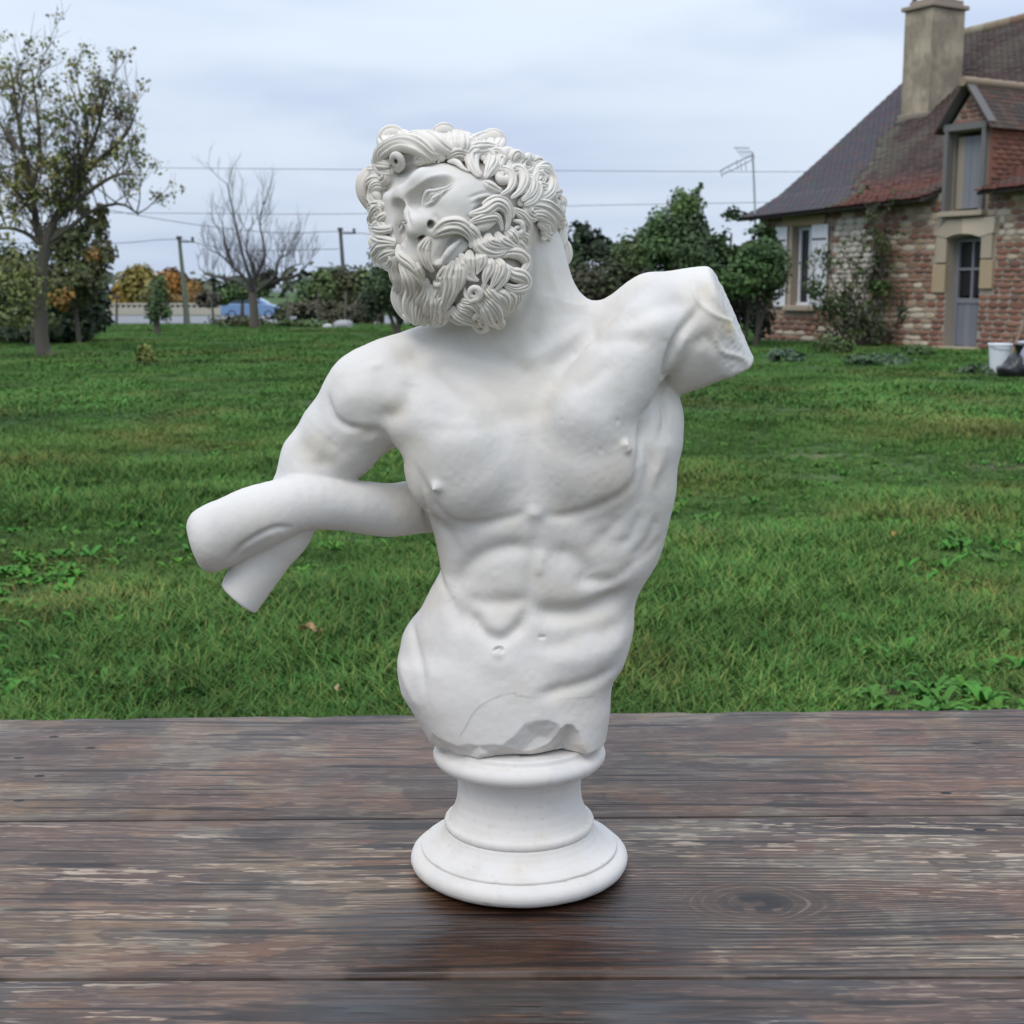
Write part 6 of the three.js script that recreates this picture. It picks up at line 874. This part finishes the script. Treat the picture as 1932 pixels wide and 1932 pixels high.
{ // concrete parapet of the road
  const z = -112, t0 = onZ(300, 580, z), gy = groundY(0, z) + 0.05, t = thing('road_parapet', 'pale concrete parapet with small uprights along the road', 'parapet', [0, gy, z]), m = std([0.44, 0.40, 0.34], 0.9), m2 = std([0.38, 0.35, 0.31], 0.9);
  const x0 = onZ(120, 580, z).x, x1 = onZ(470, 580, z).x, yT = onZ(300, 572, z).y - gy; mesh('base', box(x1 - x0, yT * 0.62, 0.3, (x0 + x1) / 2, yT * 0.31, 0), m, t); mesh('rail', box(x1 - x0, yT * 0.14, 0.34, (x0 + x1) / 2, yT * 0.93, 0, 0.02), m, t);
  const n = 34; for (let i = 0; i < n; i++) mesh('upright', box(0.2, yT * 0.26, 0.26, x0 + (x1 - x0) * (i + 0.5) / n, yT * 0.74, 0), m2, t);
}
{ // blue car on the road
  const z = -96, p = onZ(476, 580, z), gy = groundY(p.x, z) + 0.06, car = thing('car', 'light blue hatchback car driving on the road behind the bare tree', 'car', [p.x, gy, z]);
  const S = (pts) => { const s = new THREE.Shape(); s.moveTo(...pts[0]); for (const q of pts.slice(1)) q.length === 2 ? s.lineTo(...q) : s.quadraticCurveTo(...q); s.closePath(); return s; };
  const body = S([[-1.95, 0.32], [-1.98, 0.6, -1.93, 0.88], [-1.9, 0.95, -1.75, 0.97], [1.0, 0.96], [1.55, 0.92, 1.95, 0.72], [2.05, 0.6, 2.0, 0.32]]), cab = S([[-1.78, 0.96], [-1.6, 1.3, -1.25, 1.44], [-0.5, 1.54, 0.1, 1.48], [0.55, 1.35, 1.15, 0.95]]);
  const ex = (s, d, b) => { const g = new THREE.ExtrudeGeometry(s, { depth: d - 2 * b, bevelEnabled: true, bevelSize: b, bevelThickness: b, bevelSegments: 3, curveSegments: 10 }); g.translate(0, 0, -(d - 2 * b) / 2); return g; };
  const paint = new THREE.MeshPhysicalMaterial({ color: rgb(0.15, 0.25, 0.43), roughness: 0.35, clearcoat: 0.7 }); mesh('body', ex(body, 1.7, 0.08), paint, car); mesh('cabin', ex(cab, 1.5, 0.12), paint, car);
  const gl = new THREE.MeshStandardMaterial({ color: rgb(0.05, 0.07, 0.09), roughness: 0.15 });
  for (const sz of [-1, 1]) { mesh('side_window', (() => { const g = ex(S([[-1.45, 1.0], [-1.35, 1.28, -1.1, 1.36], [-0.45, 1.43], [-0.45, 1.0]]), 0.03, 0.005); g.translate(0, 0, sz * 0.752); return g; })(), gl, car); mesh('side_window', (() => { const g = ex(S([[-0.38, 1.0], [-0.38, 1.43], [0.08, 1.40], [0.5, 1.26, 0.85, 1.0]]), 0.03, 0.005); g.translate(0, 0, sz * 0.752); return g; })(), gl, car); }
  { const g = box(0.02, 0.74, 1.25); g.rotateZ(1.03); g.translate(0.72, 1.245, 0); mesh('windscreen', g, std([0.45, 0.58, 0.64], 0.1), car); }
  for (const x of [-1.25, 1.25]) for (const sz of [-1, 1]) { const w = new THREE.Group(); w.name = 'wheel'; car.add(w); mesh('tyre', new THREE.TorusGeometry(0.25, 0.085, 8, 20).translate(x, 0.33, sz * 0.78), std([0.02, 0.02, 0.02], 0.9), w); mesh('rim', new THREE.CylinderGeometry(0.2, 0.2, 0.1, 16).rotateX(Math.PI / 2).translate(x, 0.33, sz * 0.78), std([0.4, 0.4, 0.42], 0.4), w); }
  for (const sz of [-1, 1]) mesh('headlight', box(0.12, 0.14, 0.34, 1.88, 0.74, sz * 0.56, 0.03), std([0.7, 0.7, 0.7], 0.2), car);
}
{ // garden fence posts along the end of the lawn
  const m = [std([0.10, 0.085, 0.07], 0.95), std([0.13, 0.12, 0.10], 0.95)], where = ['nearest the dark bush at left', 'right of the thin sapling', 'left of the bare fruit tree', 'right of the bare fruit tree', 'before the left part of the hedge', 'before the middle of the hedge', 'before the right part of the hedge'];
  [[218, 1.05], [345, 0.9], [400, 0.9], [545, 0.95], [602, 1.1], [652, 1.0], [712, 1.0]].forEach(([px, h], i) => { const z = -41.5, x = onZ(px, 580, z).x, t = thing('fence_post', `thin weathered wooden fence post ${where[i]}`, 'post', [x, groundY(x, z), z]); const g = new THREE.CylinderGeometry(0.032, 0.04, h, 7, 3); g.translate(0, h / 2 - 0.05, 0); const p = g.attributes.position; for (let k = 0; k < p.count; k++) p.setX(k, p.getX(k) + 0.04 * Math.sin(p.getY(k) * 2 + i)); mesh('stake', g, m[i % 2], t); mesh('staple', box(0.02, 0.03, 0.02, 0, h * 0.8, 0.05), std([0.3, 0.3, 0.3], 0.5), t); });
  const w = mesh('fence_wire', merge([0.35, 0.65, 0.9].map((h) => tube([200, 345, 460, 545, 652, 760].map((px) => { const q = onZ(px, 580, -41.45); return [q.x, groundY(q.x, -41.5) + h - 0.05, -41.45]; }), 0.003, 30, 4))), std([0.1, 0.1, 0.1], 0.7)); tag(w, 'thin wire strands strung between the fence posts along the lawn end', 'fence');
}
{ // pale rubble by the hedge
  const p = onY(641, 620), t = thing('pale_sack', 'crumpled pale grey sack lying at the foot of the hedge', 'sack', [p.x, 0, p.z]), lump = (r, s, x, y, z) => { const g = new THREE.IcosahedronGeometry(r, 2), q = g.attributes.position; for (let i = 0; i < q.count; i++) { const n = 0.75 + 0.5 * fbm(q.getX(i) * 5 + s, q.getY(i) * 5, q.getZ(i) * 5, 3); q.setXYZ(i, q.getX(i) * n * 1.5 + x, Math.max(0, q.getY(i) * n * 0.75 + y), q.getZ(i) * n + z); } g.computeVertexNormals(); return g; };
  mesh('sack', lump(0.2, 1, 0.1, 0.08, 0), std([0.32, 0.32, 0.33], 0.9), t); mesh('flap', lump(0.1, 4, -0.32, 0.06, 0.1), std([0.5, 0.5, 0.5], 0.9), t);
}
{ // green pipe standing in the hedge
  const z = -34, p = onZ(1234, 600, z), gy = groundY(p.x, z), t = thing('green_pipe', 'pale green metal standpipe rising in front of the hedge', 'pipe', [p.x, gy, z]), m = std([0.20, 0.36, 0.25], 0.6), top = onZ(1234, 470, z).y - gy; mesh('pipe', new THREE.CylinderGeometry(0.055, 0.06, top, 10).translate(0, top / 2, 0), m, t); mesh('tank', new THREE.CylinderGeometry(0.11, 0.11, 0.34, 12).translate(0.09, top + 0.12, 0), std([0.26, 0.42, 0.30], 0.6), t); mesh('collar', new THREE.TorusGeometry(0.07, 0.02, 6, 14).rotateX(Math.PI / 2).translate(0, top * 0.6, 0), m, t);
}
{ // tub, black bag and the leaning handle at the right edge
  const z = -20.6, P2 = (x, y) => onZ(x, y, z), b = onY(1884, 706), tub = thing('white_tub', 'white plastic tub tipped on the grass at the right edge', 'tub', [b.x, 0, b.z], 0.3);
  const g = new THREE.LatheGeometry([[0.0, 0], [0.10, 0.0], [0.11, 0.02], [0.14, 0.36], [0.152, 0.37], [0.152, 0.39], [0.132, 0.385], [0.10, 0.03], [0, 0.025]].map((q) => new THREE.Vector2(...q)), 28); mesh('tub', g, std([0.72, 0.73, 0.76], 0.45), tub); mesh('handle', new THREE.TorusGeometry(0.145, 0.006, 6, 24, Math.PI).rotateX(1.9).translate(0, 0.36, 0), std([0.3, 0.3, 0.3], 0.5), tub);
  const k = onY(1910, 712), bag = thing('black_bag', 'slumped shiny black bag beside the white tub', 'bag', [k.x, 0, k.z]); const bg = new THREE.SphereGeometry(0.17, 26, 20), p = bg.attributes.position; for (let i = 0; i < p.count; i++) { const x = p.getX(i), y = p.getY(i), zz = p.getZ(i), f = 1 + 0.35 * (fbm(x * 14 + 3, y * 9, zz * 14, 3) - 0.5); p.setXYZ(i, x * f * (y > 0.05 ? 0.7 : 1.1) + 0.05 * y, Math.max(0, (y + 0.10) * (1.05 + 0.5 * x) * f), zz * f); } bg.computeVertexNormals(); mesh('bag', bg, std([0.014, 0.014, 0.016], 0.35), bag); mesh('tied_neck', new THREE.ConeGeometry(0.07, 0.14, 10, 3, true).rotateX(Math.PI).translate(0.06, 0.33, 0), std([0.014, 0.014, 0.016], 0.4), bag);
  const q = onY(1932, 708), tb = thing('grey_tub', 'pale grey plastic tub half out of frame at the right edge', 'tub', [q.x + 0.06, 0, q.z]); mesh('tub', g.clone().scale(1, 1.05, 1), std([0.50, 0.51, 0.60], 0.45), tb); mesh('rim', new THREE.TorusGeometry(0.15, 0.012, 6, 24).rotateX(Math.PI / 2).translate(0, 0.41, 0), std([0.56, 0.57, 0.64], 0.45), tb);
  const f0 = onY(1901, 690), f1 = onZ(1945, 575, f0.z - 1.0), pole = thing('leaning_pole', 'brown wooden pole leaning up behind the black bag', 'pole', [f0.x, 0, f0.z]); mesh('shaft', tube([[0, 0.02, 0], [(f1.x - f0.x) / 2, f1.y / 2 + 0.01, -0.5], [f1.x - f0.x, f1.y, -1]], 0.022, 6, 8), std([0.17, 0.115, 0.08], 0.85), pole); mesh('ferrule', new THREE.CylinderGeometry(0.026, 0.026, 0.1, 10).translate(0.01, 0.05, 0), std([0.1, 0.1, 0.1], 0.6), pole);
}

renderer.render(scene, camera);
